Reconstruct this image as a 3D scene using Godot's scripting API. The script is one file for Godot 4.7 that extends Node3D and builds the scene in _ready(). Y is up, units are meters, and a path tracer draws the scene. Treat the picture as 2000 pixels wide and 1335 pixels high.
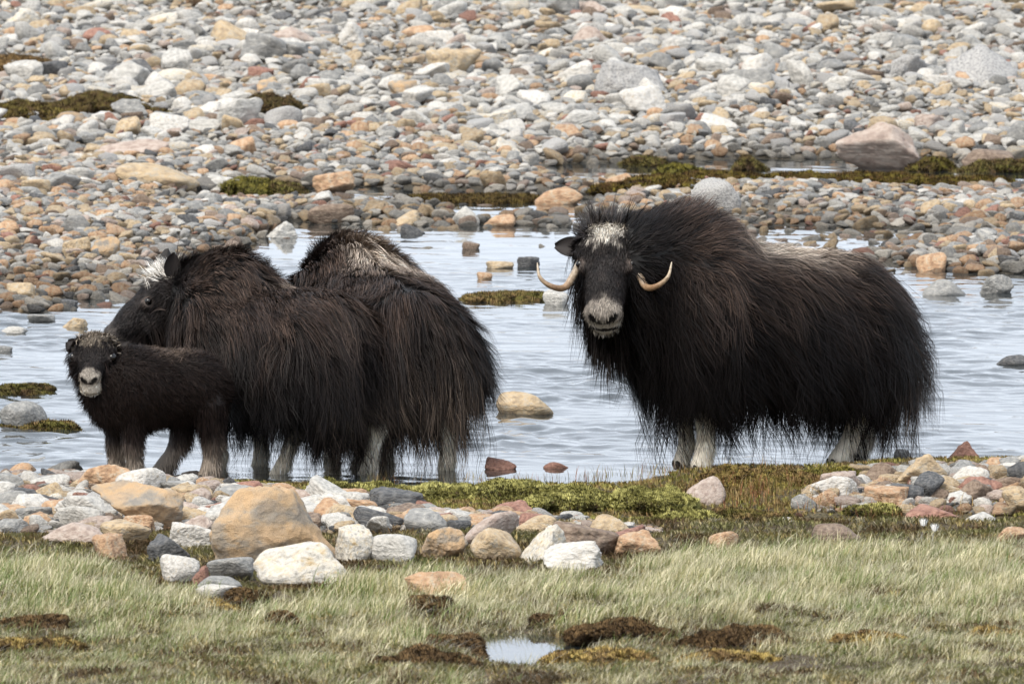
extends Node3D
# Muskoxen at the edge of a shallow arctic river, seen through a long lens from a low rise. Units are metres, y is up.

const FOCAL := 15720.0            # focal length in pixels of the 2000-pixel photograph
const EYE := 3.85                 # height of the camera above the water
const TILT := 0.07898             # downward tilt, radians
const RUN := 40.0

var rng := RandomNumberGenerator.new()
var fnoise := FastNoiseLite.new()
var rnoise := FastNoiseLite.new()
var taken := {}
var ico := {}
var rock_mesh := {}
var mats := {}
var t0 := 0

func _ready() -> void:
	t0 = Time.get_ticks_msec()
	# ---- camera
	var cam := Camera3D.new()
	cam.name = "camera"
	add_child(cam)
	cam.position = Vector3(0, EYE, 0)
	cam.rotation = Vector3(-TILT, 0, 0)
	cam.keep_aspect = Camera3D.KEEP_HEIGHT
	cam.fov = rad_to_deg(2.0 * atan(667.5 / FOCAL))
	var lens := CameraAttributesPhysical.new()      # a 280 mm lens, focused on the herd
	lens.frustum_focal_length = 12.0 / tan(deg_to_rad(cam.fov) * 0.5)
	lens.frustum_focus_distance = 40.2
	lens.frustum_near = 0.5
	lens.frustum_far = 900.0
	lens.exposure_aperture = 13.0
	cam.attributes = lens
	cam.near = 0.5
	cam.far = 900.0
	cam.current = true
	# ---- sky and exposure: a bright, thinly overcast day
	var we := WorldEnvironment.new()
	we.name = "world_environment"
	var env := Environment.new()
	env.background_mode = Environment.BG_SKY
	var sky := Sky.new()
	var sm := ProceduralSkyMaterial.new()
	sm.sky_top_color = Color(0.79, 0.83, 0.885)
	sm.sky_horizon_color = Color(0.80, 0.83, 0.87)
	sm.sky_curve = 0.18
	sm.ground_bottom_color = Color(0.36, 0.34, 0.31)
	sm.ground_horizon_color = Color(0.6, 0.6, 0.6)
	sm.sun_angle_max = 2.0
	sm.sky_cover = cloud_cover()
	sm.sky_cover_modulate = Color(1, 1, 1, 0.35)
	sky.sky_material = sm
	env.sky = sky
	env.tonemap_mode = Environment.TONE_MAPPER_LINEAR
	env.tonemap_exposure = 1.95
	env.sdfgi_enabled = true
	env.ssao_enabled = true
	env.ssil_enabled = true
	we.environment = env
	add_child(we)
	var sun := DirectionalLight3D.new()
	sun.name = "sun"
	sun.light_energy = 0.62
	sun.light_color = Color(1.0, 0.98, 0.95)
	sun.light_angular_distance = 35.0
	sun.shadow_enabled = true
	sun.rotation = Vector3(deg_to_rad(-52), deg_to_rad(-38), 0)
	add_child(sun)
	# ---- the place
	rng.seed = 20240611
	fnoise.seed = 5
	fnoise.frequency = 1.0
	fnoise.fractal_octaves = 3
	rnoise.seed = 11
	wavy.seed = 12
	wavy.frequency = 1.0
	rnoise.frequency = 1.0
	rnoise.fractal_octaves = 3
	make_materials()
	build_ground()
	build_water()
	stamp("ground, water")
	boulders()
	stamp("boulders")
	scatter_cobbles()
	stamp("cobbles")
	build_moss()
	stamp("moss")
	print("pool ", height(1.15, 37.45), " ", height(1.9, 37.45), " puddle ", height(0.06, 30.5))
	build_grass()
	stamp("grass")
	build_animals()
	stamp("animals")

func stamp(s: String) -> void:
	print(s, " ", Time.get_ticks_msec() - t0, " ms")

func cloud_cover() -> Texture2D:
	var n := FastNoiseLite.new()
	n.seed = 3
	n.frequency = 0.006
	n.fractal_octaves = 5
	var t := NoiseTexture2D.new()
	t.width = 1024
	t.height = 512
	t.seamless = true
	t.noise = n
	var g := Gradient.new()
	g.set_color(0, Color(0.0, 0.0, 0.0, 0.0))
	g.set_color(1, Color(0.6, 0.6, 0.6, 1.0))
	g.set_offset(0, 0.35)
	t.color_ramp = g
	return t

# ---------------------------------------------------------------- names and tags
func numbered(called: String) -> String:
	var n: int = taken.get(called, -1) + 1
	taken[called] = n
	return called if n == 0 else "%s_%03d" % [called, n]

func tag(o: Node, label: String, category: String, group := "") -> void:
	o.set_meta("label", label)
	o.set_meta("category", category)
	if group != "":
		o.set_meta("group", group)

func obj(called: String, mesh: Mesh, m: Material, parent: Node = self) -> MeshInstance3D:
	var o := MeshInstance3D.new()
	o.name = numbered(called) if parent == self else called
	o.mesh = mesh
	if m:
		o.material_override = m
	parent.add_child(o, true)
	return o

# ---------------------------------------------------------------- where things are
func ground_at(px: float, py: float) -> Vector3:
	# the spot of ground seen at a pixel of the 2000 x 1335 photograph
	var v := Vector3((px - 1000.0) / FOCAL, -(py - 667.5) / FOCAL, -1.0).rotated(Vector3.RIGHT, -TILT)
	var h := 0.0
	var p := Vector3.ZERO
	for i in 6:
		p = Vector3(0, EYE, 0) + v * ((EYE - h) / -v.y)
		h = maxf(height(p.x, -p.z), -0.02)
	return Vector3(p.x, height(p.x, -p.z), p.z)

func ramp(x: float, xs: PackedFloat32Array, ys: PackedFloat32Array) -> float:
	if x <= xs[0]:
		return ys[0]
	for i in range(1, xs.size()):
		if x < xs[i]:
			var t := (x - xs[i - 1]) / (xs[i] - xs[i - 1])
			t = t * t * (3.0 - 2.0 * t)
			return lerpf(ys[i - 1], ys[i], t)
	return ys[ys.size() - 1]

const NEAR_D: PackedFloat32Array = [-60.0, 0.0, 20.0, 28.0, 32.0, 35.0, 36.4, 37.2, 37.9, 38.6, 39.3, 39.75, 40.5, 42.0]
const NEAR_H: PackedFloat32Array = [4.0, 2.2, 0.8, 0.36, 0.24, 0.18, 0.13, 0.06, 0.045, 0.045, 0.015, -0.04, -0.13, -0.2]
const SHORE_X: PackedFloat32Array = [-14.0, -4.5, -2.5, -2.05, -1.6, 0.0, 1.5, 4.0, 20.0]
const SHORE_D: PackedFloat32Array = [47.5, 52.3, 53.6, 57.0, 60.0, 60.8, 59.4, 58.8, 57.0]

func bump(x: float, d: float, cx: float, cd: float, rx: float, rd: float) -> float:
	var a := (x - cx) / rx
	var b := (d - cd) / rd
	var q := a * a + b * b
	return exp(-q) if q < 9.0 else 0.0

func height(x: float, d: float) -> float:
	var h: float
	if d < 44.0:
		h = ramp(d, NEAR_D, NEAR_H)
		if d > 24.0 and absf(x) < 40.0:
			h += 0.035 * fnoise.get_noise_2d(x * 0.9, d * 0.9) * clampf((d - 24.0) / 4.0, 0.0, 1.0)
			h += 0.13 * bump(x, d, 1.25, 40.1, 0.75, 0.6)                 # tongue of bank under the big muskox
			h += 0.15 * bump(x, d, 2.45, 39.6, 0.65, 1.0)                 # cobble heap on the right
			h += 0.10 * bump(x, d, -2.3, 38.3, 1.1, 0.9)                  # cobble bank on the left
			h -= 0.14 * bump(x, d, 1.15, 37.55, 0.55, 0.35)                # still pool behind the grass
			h -= 0.14 * bump(x, d, 1.95, 37.55, 0.65, 0.35)
			h -= 0.05 * bump(x, d, 0.06, 30.5, 0.24, 0.5)                # puddle in the turf
			h -= 0.16 * bump(x, d, 0.06, 30.5, 0.2, 0.36)
			h += 0.05 * bump(x, d, -0.3, 31.5, 0.3, 0.3) + 0.05 * bump(x, d, 0.5, 31.2, 0.26, 0.3)
			h += 0.05 * bump(x, d, 0.35, 32.1, 0.35, 0.25) + 0.04 * bump(x, d, 0.85, 31.5, 0.4, 0.3)
		return h
	var shore := ramp(x, SHORE_X, SHORE_D)
	var s := d - shore
	var ragged := fnoise.get_noise_2d(x * 0.55 + 40.0, d * 0.32)
	if s < 0.0:
		h = 0.16 * bump(x, d, 3.5, 55.4, 1.0, 2.2) - 0.045 * clampf(-s / 2.0, 0.0, 1.0) - 0.16 * clampf((-s - 2.0) / 6.0, 0.0, 1.0) + 0.075 * ragged
		if d < 47.0:
			h = lerpf(-0.2, h, (d - 44.0) / 3.0)
	else:
		h = 0.075 * clampf(s / 1.5, 0.0, 1.0) + 0.02 * clampf(s / 6.0, 0.0, 1.0) + 0.05 * ragged
	h -= 0.28 * exp(-pow((d - 66.1 - 0.25 * sin(x * 0.9)) / (1.5 + 0.7 * smoothstep(1.0, 2.2, x)), 2.0)) * clampf((x - 0.05) / 0.5, 0.0, 1.0)
	h -= 0.17 * exp(-pow((d - 62.8 + 0.4 * sin(x * 1.3)) / 1.25, 2.0)) * clampf((x + 3.0) / 0.8, 0.0, 1.0) * clampf((0.9 - x) / 0.6, 0.0, 1.0)
	if d > 67.0:
		h += 0.026 * (d - 67.0) + 0.1 * fnoise.get_noise_2d(x * 0.2, d * 0.12) * clampf((d - 67.0) / 8.0, 0.0, 1.0)
	return h

# ---------------------------------------------------------------- materials
func noise_tex(freq: float, seed_: int, cols: Array, octaves := 4, size := 512, warp := 0.0, type := FastNoiseLite.TYPE_SIMPLEX_SMOOTH) -> NoiseTexture2D:
	var n := FastNoiseLite.new()
	n.noise_type = type
	n.seed = seed_
	n.frequency = freq
	n.fractal_octaves = octaves
	n.fractal_gain = 0.62
	if warp > 0.0:
		n.domain_warp_enabled = true
		n.domain_warp_amplitude = warp
		n.domain_warp_frequency = freq * 0.8
	var t := NoiseTexture2D.new()
	t.width = size
	t.height = size
	t.seamless = true
	t.noise = n
	var g := Gradient.new()
	var offs := PackedFloat32Array()
	var cs := PackedColorArray()
	for i in cols.size():
		offs.append(cols[i][0])
		cs.append(cols[i][1])
	g.offsets = offs
	g.colors = cs
	t.color_ramp = g
	return t

func grey_tex(freq: float, seed_: int, octaves := 5, size := 512) -> NoiseTexture2D:
	return noise_tex(freq, seed_, [[0.0, Color.BLACK], [1.0, Color.WHITE]], octaves, size)

func c8(r: int, g: int, b: int) -> Color:
	return Color(r / 255.0, g / 255.0, b / 255.0)

var relief: NoiseTexture2D
var speck: Texture2D

func stone_mat(called: String, tex: Texture2D, scale := 1.0, rough := 0.85, tint := Color.WHITE) -> void:
	var m := StandardMaterial3D.new()
	m.resource_name = called
	m.albedo_color = tint
	m.albedo_texture = tex
	m.uv1_triplanar = true
	m.uv1_scale = Vector3.ONE * scale
	m.roughness = rough
	m.heightmap_enabled = true
	m.heightmap_texture = relief
	m.heightmap_scale = 0.9
	m.vertex_color_use_as_albedo = true
	m.vertex_color_is_srgb = true
	m.detail_enabled = true
	m.detail_albedo = speck
	m.detail_blend_mode = BaseMaterial3D.BLEND_MODE_MUL
	m.detail_uv_layer = BaseMaterial3D.DETAIL_UV_2
	m.uv2_triplanar = true
	m.uv2_scale = Vector3.ONE * 2.3
	mats[called] = m

func make_materials() -> void:
	relief = grey_tex(0.009, 71, 6)
	(relief.noise as FastNoiseLite).fractal_type = FastNoiseLite.FRACTAL_RIDGED
	(relief.noise as FastNoiseLite).fractal_gain = 0.55
	speck = noise_tex(0.12, 72, [[0.0, c8(96, 94, 92)], [0.34, c8(176, 174, 171)], [0.48, c8(240, 239, 237)], [1.0, Color.WHITE]], 4)
	stone_mat("pale_granite", noise_tex(0.012, 1, [[0.2, c8(162, 160, 155)], [0.5, c8(204, 201, 195)], [0.8, c8(224, 220, 213)]]))
	stone_mat("grey_gneiss", noise_tex(0.010, 2, [[0.25, c8(124, 125, 125)], [0.42, c8(166, 165, 162)], [0.55, c8(148, 148, 146)], [0.75, c8(198, 195, 189)]], 5, 512, 60.0))
	stone_mat("white_quartzite", noise_tex(0.011, 3, [[0.2, c8(168, 163, 156)], [0.42, c8(214, 210, 203)], [0.7, c8(232, 229, 224)], [0.85, c8(196, 178, 150)]]))
	stone_mat("ochre_stone", noise_tex(0.009, 4, [[0.22, c8(150, 134, 114)], [0.42, c8(196, 172, 138)], [0.58, c8(210, 186, 150)], [0.78, c8(190, 182, 168)]]))
	stone_mat("orange_stone", noise_tex(0.009, 5, [[0.22, c8(156, 124, 98)], [0.45, c8(196, 158, 124)], [0.65, c8(210, 176, 142)], [0.8, c8(204, 190, 168)]]))
	stone_mat("pink_stone", noise_tex(0.012, 6, [[0.22, c8(150, 132, 122)], [0.5, c8(190, 171, 159)], [0.78, c8(208, 195, 184)]]))
	stone_mat("red_stone", noise_tex(0.011, 7, [[0.22, c8(122, 88, 78)], [0.5, c8(164, 122, 106)], [0.78, c8(186, 146, 128)]]))
	stone_mat("dark_stone", noise_tex(0.012, 8, [[0.22, c8(70, 71, 74)], [0.5, c8(98, 99, 101)], [0.78, c8(130, 128, 126)]]))
	stone_mat("brown_stone", noise_tex(0.012, 9, [[0.22, c8(104, 88, 76)], [0.5, c8(140, 120, 104)], [0.78, c8(168, 150, 132)]]))
	stone_mat("lichen_white", noise_tex(0.010, 10, [[0.2, c8(120, 118, 114)], [0.33, c8(190, 186, 178)], [0.5, c8(226, 222, 214)], [0.66, c8(224, 214, 196)], [0.8, c8(214, 192, 152)], [0.9, c8(202, 172, 128)]], 6, 512, 40.0))
	stone_mat("grey_orange", noise_tex(0.0032, 14, [[0.22, c8(146, 140, 132)], [0.36, c8(172, 160, 144)], [0.48, c8(198, 168, 132)], [0.75, c8(212, 176, 134)]], 6, 512, 90.0))
	stone_mat("speckled_granite", noise_tex(0.05, 12, [[0.25, c8(92, 92, 96)], [0.4, c8(166, 165, 164)], [0.55, c8(192, 190, 187)], [0.8, c8(206, 203, 199)]], 3))
	# ground: damp gravel and peaty soil, the colour of each place carried by the vertices
	var g := StandardMaterial3D.new()
	g.resource_name = "soil_and_gravel"
	g.albedo_texture = noise_tex(0.05, 21, [[0.25, c8(120, 118, 114)], [0.45, c8(200, 198, 194)], [0.7, Color.WHITE]], 5, 1024)
	g.uv1_triplanar = true
	g.uv1_world_triplanar = true
	g.uv1_scale = Vector3.ONE * 0.9
	g.roughness = 0.95
	g.heightmap_enabled = true
	g.heightmap_texture = grey_tex(0.06, 22, 5)
	g.heightmap_scale = 4.0
	g.vertex_color_use_as_albedo = true
	g.vertex_color_is_srgb = true
	mats["ground"] = g
	var w := StandardMaterial3D.new()
	w.resource_name = "river_water"
	w.albedo_color = Color(0.16, 0.19, 0.2, 0.6)
	w.transparency = BaseMaterial3D.TRANSPARENCY_ALPHA
	w.roughness = 0.03
	w.metallic_specular = 0.5
	mats["water"] = w
	for called in ["hair", "grass", "moss", "skin", "horn"]:
		var m := StandardMaterial3D.new()
		m.resource_name = called
		m.vertex_color_use_as_albedo = true
		m.vertex_color_is_srgb = true
		m.roughness = 0.55 if called in ["hair", "horn"] else 0.8
		m.cull_mode = BaseMaterial3D.CULL_DISABLED
		mats[called] = m
	mats.hair.roughness = 0.5
	mats.hair.metallic_specular = 0.26
	mats.horn.roughness = 0.38
	mats.horn.albedo_texture = noise_tex(0.03, 31, [[0.2, c8(190, 180, 170)], [0.6, Color.WHITE]], 4, 256)
	mats.horn.uv1_triplanar = true
	mats.horn.uv1_scale = Vector3.ONE * 6.0
	mats.grass.backlight_enabled = true
	mats.grass.backlight = Color(0.75, 0.75, 0.58)
	mats.moss.roughness = 0.95
	mats.skin.roughness = 0.75
	var e := StandardMaterial3D.new()
	e.resource_name = "eye"
	e.albedo_color = Color(0.05, 0.035, 0.03)
	e.roughness = 0.06
	mats["eye"] = e
	var hf := StandardMaterial3D.new()
	hf.resource_name = "hoof"
	hf.albedo_color = Color(0.16, 0.14, 0.13)
	hf.roughness = 0.45
	mats["hoof"] = hf
	var pt := StandardMaterial3D.new()
	pt.resource_name = "peat"
	pt.albedo_texture = noise_tex(0.03, 41, [[0.25, c8(44, 35, 28)], [0.5, c8(84, 66, 50)], [0.72, c8(122, 98, 66)], [0.85, c8(146, 122, 74)]], 5)
	pt.uv1_triplanar = true
	pt.uv1_world_triplanar = true
	pt.uv1_scale = Vector3.ONE * 1.6
	pt.heightmap_enabled = true
	pt.heightmap_texture = relief
	pt.heightmap_scale = 4.0
	pt.roughness = 0.95
	mats["peat"] = pt

# ---------------------------------------------------------------- ground and water
func spaced(from: float, to: float, step: float, out_to: float, growth := 1.35) -> PackedFloat32Array:
	# even steps from..to, then growing steps on both sides out to out_to
	var a := PackedFloat32Array()
	var n := int((to - from) / step)
	for i in n + 1:
		a.append(lerpf(from, to, i / float(n)))
	var s := step
	var lo := from
	var hi := to
	while hi < out_to:
		s *= growth
		hi += s
		lo -= s
		a.append(hi)
		a.insert(0, lo)
	return a

func sheet(xs: PackedFloat32Array, ds: PackedFloat32Array, f, colour = null) -> ArrayMesh:
	var nx := xs.size()
	var nd := ds.size()
	var v := PackedVector3Array()
	var c := PackedColorArray()
	v.resize(nx * nd)
	c.resize(nx * nd)
	var tinted: bool = colour != null
	for j in nd:
		for i in nx:
			var h: float = f.call(xs[i], ds[j])
			v[j * nx + i] = Vector3(xs[i], h, -ds[j])
			if tinted:
				c[j * nx + i] = colour.call(xs[i], ds[j], h)
	var idx := PackedInt32Array()
	for j in nd - 1:
		for i in nx - 1:
			var a := j * nx + i
			idx.append_array([a, a + nx, a + 1, a + 1, a + nx, a + nx + 1])
	return surface(v, idx, c if tinted else PackedColorArray())

func smooth_normals(v: PackedVector3Array, idx: PackedInt32Array) -> PackedVector3Array:
	var n := PackedVector3Array()
	n.resize(v.size())
	for k in range(0, idx.size(), 3):
		var a := idx[k]
		var b := idx[k + 1]
		var c := idx[k + 2]
		var f := (v[c] - v[a]).cross(v[b] - v[a])
		n[a] += f
		n[b] += f
		n[c] += f
	for k in n.size():
		n[k] = n[k].normalized()
	return n

func surface(v: PackedVector3Array, idx: PackedInt32Array, c := PackedColorArray(), n := PackedVector3Array()) -> ArrayMesh:
	var arr := []
	arr.resize(Mesh.ARRAY_MAX)
	arr[Mesh.ARRAY_VERTEX] = v
	arr[Mesh.ARRAY_INDEX] = idx
	arr[Mesh.ARRAY_NORMAL] = n if n.size() else smooth_normals(v, idx)
	if c.size():
		arr[Mesh.ARRAY_COLOR] = c
	var m := ArrayMesh.new()
	m.add_surface_from_arrays(Mesh.PRIMITIVE_TRIANGLES, arr)
	return m

func soil_colour(x: float, d: float, h: float) -> Color:
	var n := fnoise.get_noise_2d(x * 2.3 + 9.0, d * 2.3)
	if d < 36.6:
		return c8(116, 104, 74).lerp(c8(92, 76, 54), clampf(0.5 + n * 1.6, 0.0, 1.0))
	if d < 43.0:
		return c8(122, 112, 86).lerp(c8(96, 86, 60), clampf(0.5 + n * 1.6, 0.0, 1.0))
	if h < 0.02:
		return c8(92, 86, 76).lerp(c8(74, 68, 54), clampf(0.5 + n, 0.0, 1.0))
	return c8(138, 130, 118).lerp(c8(110, 102, 90), clampf(0.5 + n, 0.0, 1.0))

func build_ground() -> void:
	var ds := PackedFloat32Array()
	var d := -60.0
	while d < 420.0:
		ds.append(d)
		if d < 20.0:
			d += 8.0
		elif d < 30.0:
			d += 1.0
		elif d < 42.0:
			d += 0.07
		elif d < 92.0:
			d += 0.25
		else:
			d += maxf(1.0, (d - 90.0) * 0.4)
	var o := obj("ground", sheet(spaced(-6.0, 6.0, 0.09, 320.0), ds, height, soil_colour), mats.ground)
	o.set_meta("kind", "structure")

var wave_a := FastNoiseLite.new()
var wave_b := FastNoiseLite.new()

func wave(x: float, d: float) -> float:
	if absf(x) > 9.0:
		return 0.0
	var rough := ramp(d, PackedFloat32Array([38.6, 40.2, 43.0, 50.0, 54.0, 60.0]), PackedFloat32Array([0.0, 0.45, 1.0, 0.9, 0.45, 0.16]))
	if rough <= 0.0:
		return 0.0
	var patch := 0.55 + 0.9 * wave_b.get_noise_2d(x * 0.45, d * 0.3)
	var h := wave_a.get_noise_2d(x * 2.0 + d * 0.6, d * 2.6) * 0.04 + wave_b.get_noise_2d(x * 8.0 - d * 1.5, d * 9.0) * 0.016
	return h * rough * clampf(patch, 0.15, 1.4)

func build_water() -> void:
	wave_a.seed = 8
	wave_a.frequency = 0.8
	wave_a.fractal_octaves = 3
	wave_b.seed = 9
	wave_b.frequency = 0.8
	wave_b.fractal_octaves = 2
	var ds := PackedFloat32Array()
	var d := 36.0
	while d < 69.5:
		ds.append(d)
		d += 0.25 if d < 39.0 else (0.037 if d < 56.0 else 0.08)
	var o := obj("water", sheet(spaced(-5.0, 5.0, 0.05, 120.0), ds, wave), mats.water)
	o.set_meta("kind", "structure")
	# the puddle in the turf has a level of its own
	var c := ground_at(1030, 1292)
	var v := PackedVector3Array([Vector3.ZERO])
	var idx := PackedInt32Array()
	for k in 24:
		v.append(Vector3(cos(k * TAU / 24) * 0.36, 0, sin(k * TAU / 24) * 0.7))
		idx.append_array([0, 1 + k, 1 + (k + 1) % 24])
	var p := obj("puddle_water", surface(v, idx), mats.water)
	p.position = Vector3(0.06, height(0.06, 30.0) - 0.012, -30.5)
	p.set_meta("kind", "structure")

# ---------------------------------------------------------------- rocks
func icosphere(level: int) -> Array:
	if ico.has(level):
		return ico[level]
	var v := PackedVector3Array()
	var idx := PackedInt32Array()
	if level == 0:
		var g := (1.0 + sqrt(5.0)) / 2.0
		for p in [[-1, g, 0], [1, g, 0], [-1, -g, 0], [1, -g, 0], [0, -1, g], [0, 1, g], [0, -1, -g], [0, 1, -g], [g, 0, -1], [g, 0, 1], [-g, 0, -1], [-g, 0, 1]]:
			v.append(Vector3(p[0], p[1], p[2]).normalized())
		idx = PackedInt32Array([0, 5, 11, 0, 1, 5, 0, 7, 1, 0, 10, 7, 0, 11, 10, 1, 9, 5, 5, 4, 11, 11, 2, 10, 10, 6, 7, 7, 8, 1, 3, 4, 9, 3, 2, 4, 3, 6, 2, 3, 8, 6, 3, 9, 8, 4, 5, 9, 2, 11, 4, 6, 10, 2, 8, 7, 6, 9, 1, 8])
		for k in range(0, idx.size(), 3):   # all faces clockwise seen from outside
			var f := (v[idx[k + 2]] - v[idx[k]]).cross(v[idx[k + 1]] - v[idx[k]])
			if f.dot(v[idx[k]]) < 0.0:
				var s := idx[k + 1]
				idx[k + 1] = idx[k + 2]
				idx[k + 2] = s
	else:
		var low := icosphere(level - 1)
		v = low[0].duplicate()
		var mid := {}
		var li: PackedInt32Array = low[1]
		for k in range(0, li.size(), 3):
			var m := [0, 0, 0]
			for e in 3:
				var a := mini(li[k + e], li[k + (e + 1) % 3])
				var b := maxi(li[k + e], li[k + (e + 1) % 3])
				var key := a * 100000 + b
				if not mid.has(key):
					mid[key] = v.size()
					v.append(((v[a] + v[b]) * 0.5).normalized())
				m[e] = mid[key]
			idx.append_array([li[k], m[0], m[2], m[0], li[k + 1], m[1], m[2], m[1], li[k + 2], m[0], m[1], m[2]])
	ico[level] = [v, idx]
	return ico[level]

func rock(sharp: int, variant: int, level: int) -> ArrayMesh:
	# a rounded polyhedron fitted into the unit box; the sharper, the crisper its facets
	var key := sharp * 1000 + variant * 10 + level
	if rock_mesh.has(key):
		return rock_mesh[key]
	var r := RandomNumberGenerator.new()
	r.seed = key * 7 + 3
	var base := icosphere(level)
	var planes := PackedVector3Array()
	for k in (9 + r.randi() % 5 if sharp < 11 else 5 + r.randi() % 4):
		var n := Vector3(r.randfn(), r.randfn() * 0.9, r.randfn()).normalized()
		planes.append(n / r.randf_range(0.62, 1.0))
	for n in [Vector3.UP, Vector3.DOWN, Vector3.LEFT, Vector3.RIGHT, Vector3.BACK, Vector3.FORWARD]:
		planes.append((n + Vector3(r.randfn(), r.randfn(), r.randfn()) * 0.35).normalized() / (r.randf_range(0.9, 1.2) if sharp < 11 else r.randf_range(1.0, 1.35)))
	var p := float(sharp)
	var v := PackedVector3Array()
	var lo := Vector3.ONE * 9
	var hi := -lo
	var off := Vector3(r.randf(), r.randf(), r.randf()) * 50.0
	var rough := 0.06 if sharp < 10 else 0.11
	for d: Vector3 in base[0]:
		var s := 0.0
		for n in planes:
			var q := d.dot(n)
			if q > 0.2:
				s += pow(q, p)
		var rad := pow(maxf(s, 1e-9), -1.0 / p)
		var q2 := d * rad
		rad *= 1.0 + rough * rnoise.get_noise_3dv(q2 * 1.3 + off) + rough * 0.5 * rnoise.get_noise_3dv(q2 * 4.0 + off)
		var w := d * rad
		v.append(w)
		lo = lo.min(w)
		hi = hi.max(w)
	for k in v.size():
		v[k] = (v[k] - (lo + hi) * 0.5) / (hi - lo)
	rock_mesh[key] = surface(v, base[1])
	return rock_mesh[key]

const LOOKS := {
	"pale_granite": "pale grey", "grey_gneiss": "banded grey", "white_quartzite": "whitish", "ochre_stone": "ochre", "orange_stone": "orange", "pink_stone": "pinkish",
	"red_stone": "dull red", "dark_stone": "dark grey", "brown_stone": "brown", "lichen_white": "white and rust", "grey_orange": "grey and tan", "speckled_granite": "speckled grey",
}

var claims: Array = []

func claimed(p: Vector3, size: float) -> bool:
	# whether a loose stone would hide or pierce one of the placed boulders
	var q := to_pixel(p)
	var r := size * 0.4 * FOCAL / -p.z
	for c in claims:
		if r < 20.0 and q.y > lerpf(c[2], c[3], 0.62):
			continue
		if -p.z < c[4] and q.x + r * 0.6 > c[0] and q.x - r * 0.6 < c[1] and q.y > c[2] and q.y - r * 0.6 < c[3] - (c[3] - c[2]) * 0.3:
			return true
	return false

func boulder(mat: String, px0: float, px1: float, py0: float, py1: float, sharp: int, label: String, turn := 0.0, called := "boulder", peak := 0.0) -> void:
	# seen between px0 and px1, its top at py0 and its foot at py1
	var foot := ground_at((px0 + px1) * 0.5, py1)
	var dist := Vector2(foot.x, foot.z).length()
	var w := (px1 - px0) / FOCAL * dist
	var h := (py1 - py0) / FOCAL * dist
	if py1 > 985.0 and w < 0.32:
		w *= 1.18
	var deep := w * rng.randf_range(0.65, 0.9)
	claims.append([px0, px1, py0, py1, -foot.z + deep * 0.7])
	var o := obj(called, rock(sharp, rng.randi() % 7, 4 if sharp > 10 and w > 0.2 else 3), mats[mat])
	if peak > 0.0 or label.contains("peaked top") or label.contains("pointed"):
		w *= 1.3
		o.mesh = peaked(o.mesh, maxf(peak, 0.4), rng.randf_range(-0.1, 0.1))
	var y := maxf(foot.y, -0.012)
	var full := h * 1.35
	o.position = Vector3(foot.x, y + h - full * 0.5, foot.z - deep * 0.4)
	var yaw := turn + rng.randf_range(-0.25, 0.25) + (PI if rng.randf() < 0.5 else 0.0)
	o.basis = Basis(Vector3.UP, yaw) * Basis(Vector3.BACK, rng.randf_range(-0.08, 0.08)) * Basis.from_scale(Vector3(w, full, deep))
	tag(o, label, "boulder" if called == "boulder" else "stone")

func peaked(m: Mesh, by: float, lean: float) -> ArrayMesh:
	# narrows a rock towards its top
	var arr := (m as ArrayMesh).surface_get_arrays(0)
	var v: PackedVector3Array = arr[Mesh.ARRAY_VERTEX]
	for k in v.size():
		var t := clampf(v[k].y + 0.35, 0.0, 0.85) / 0.85
		var s := 1.0 - by * t
		v[k] = Vector3(v[k].x * s + lean * t, v[k].y, v[k].z * s)
	return surface(v, arr[Mesh.ARRAY_INDEX])

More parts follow.
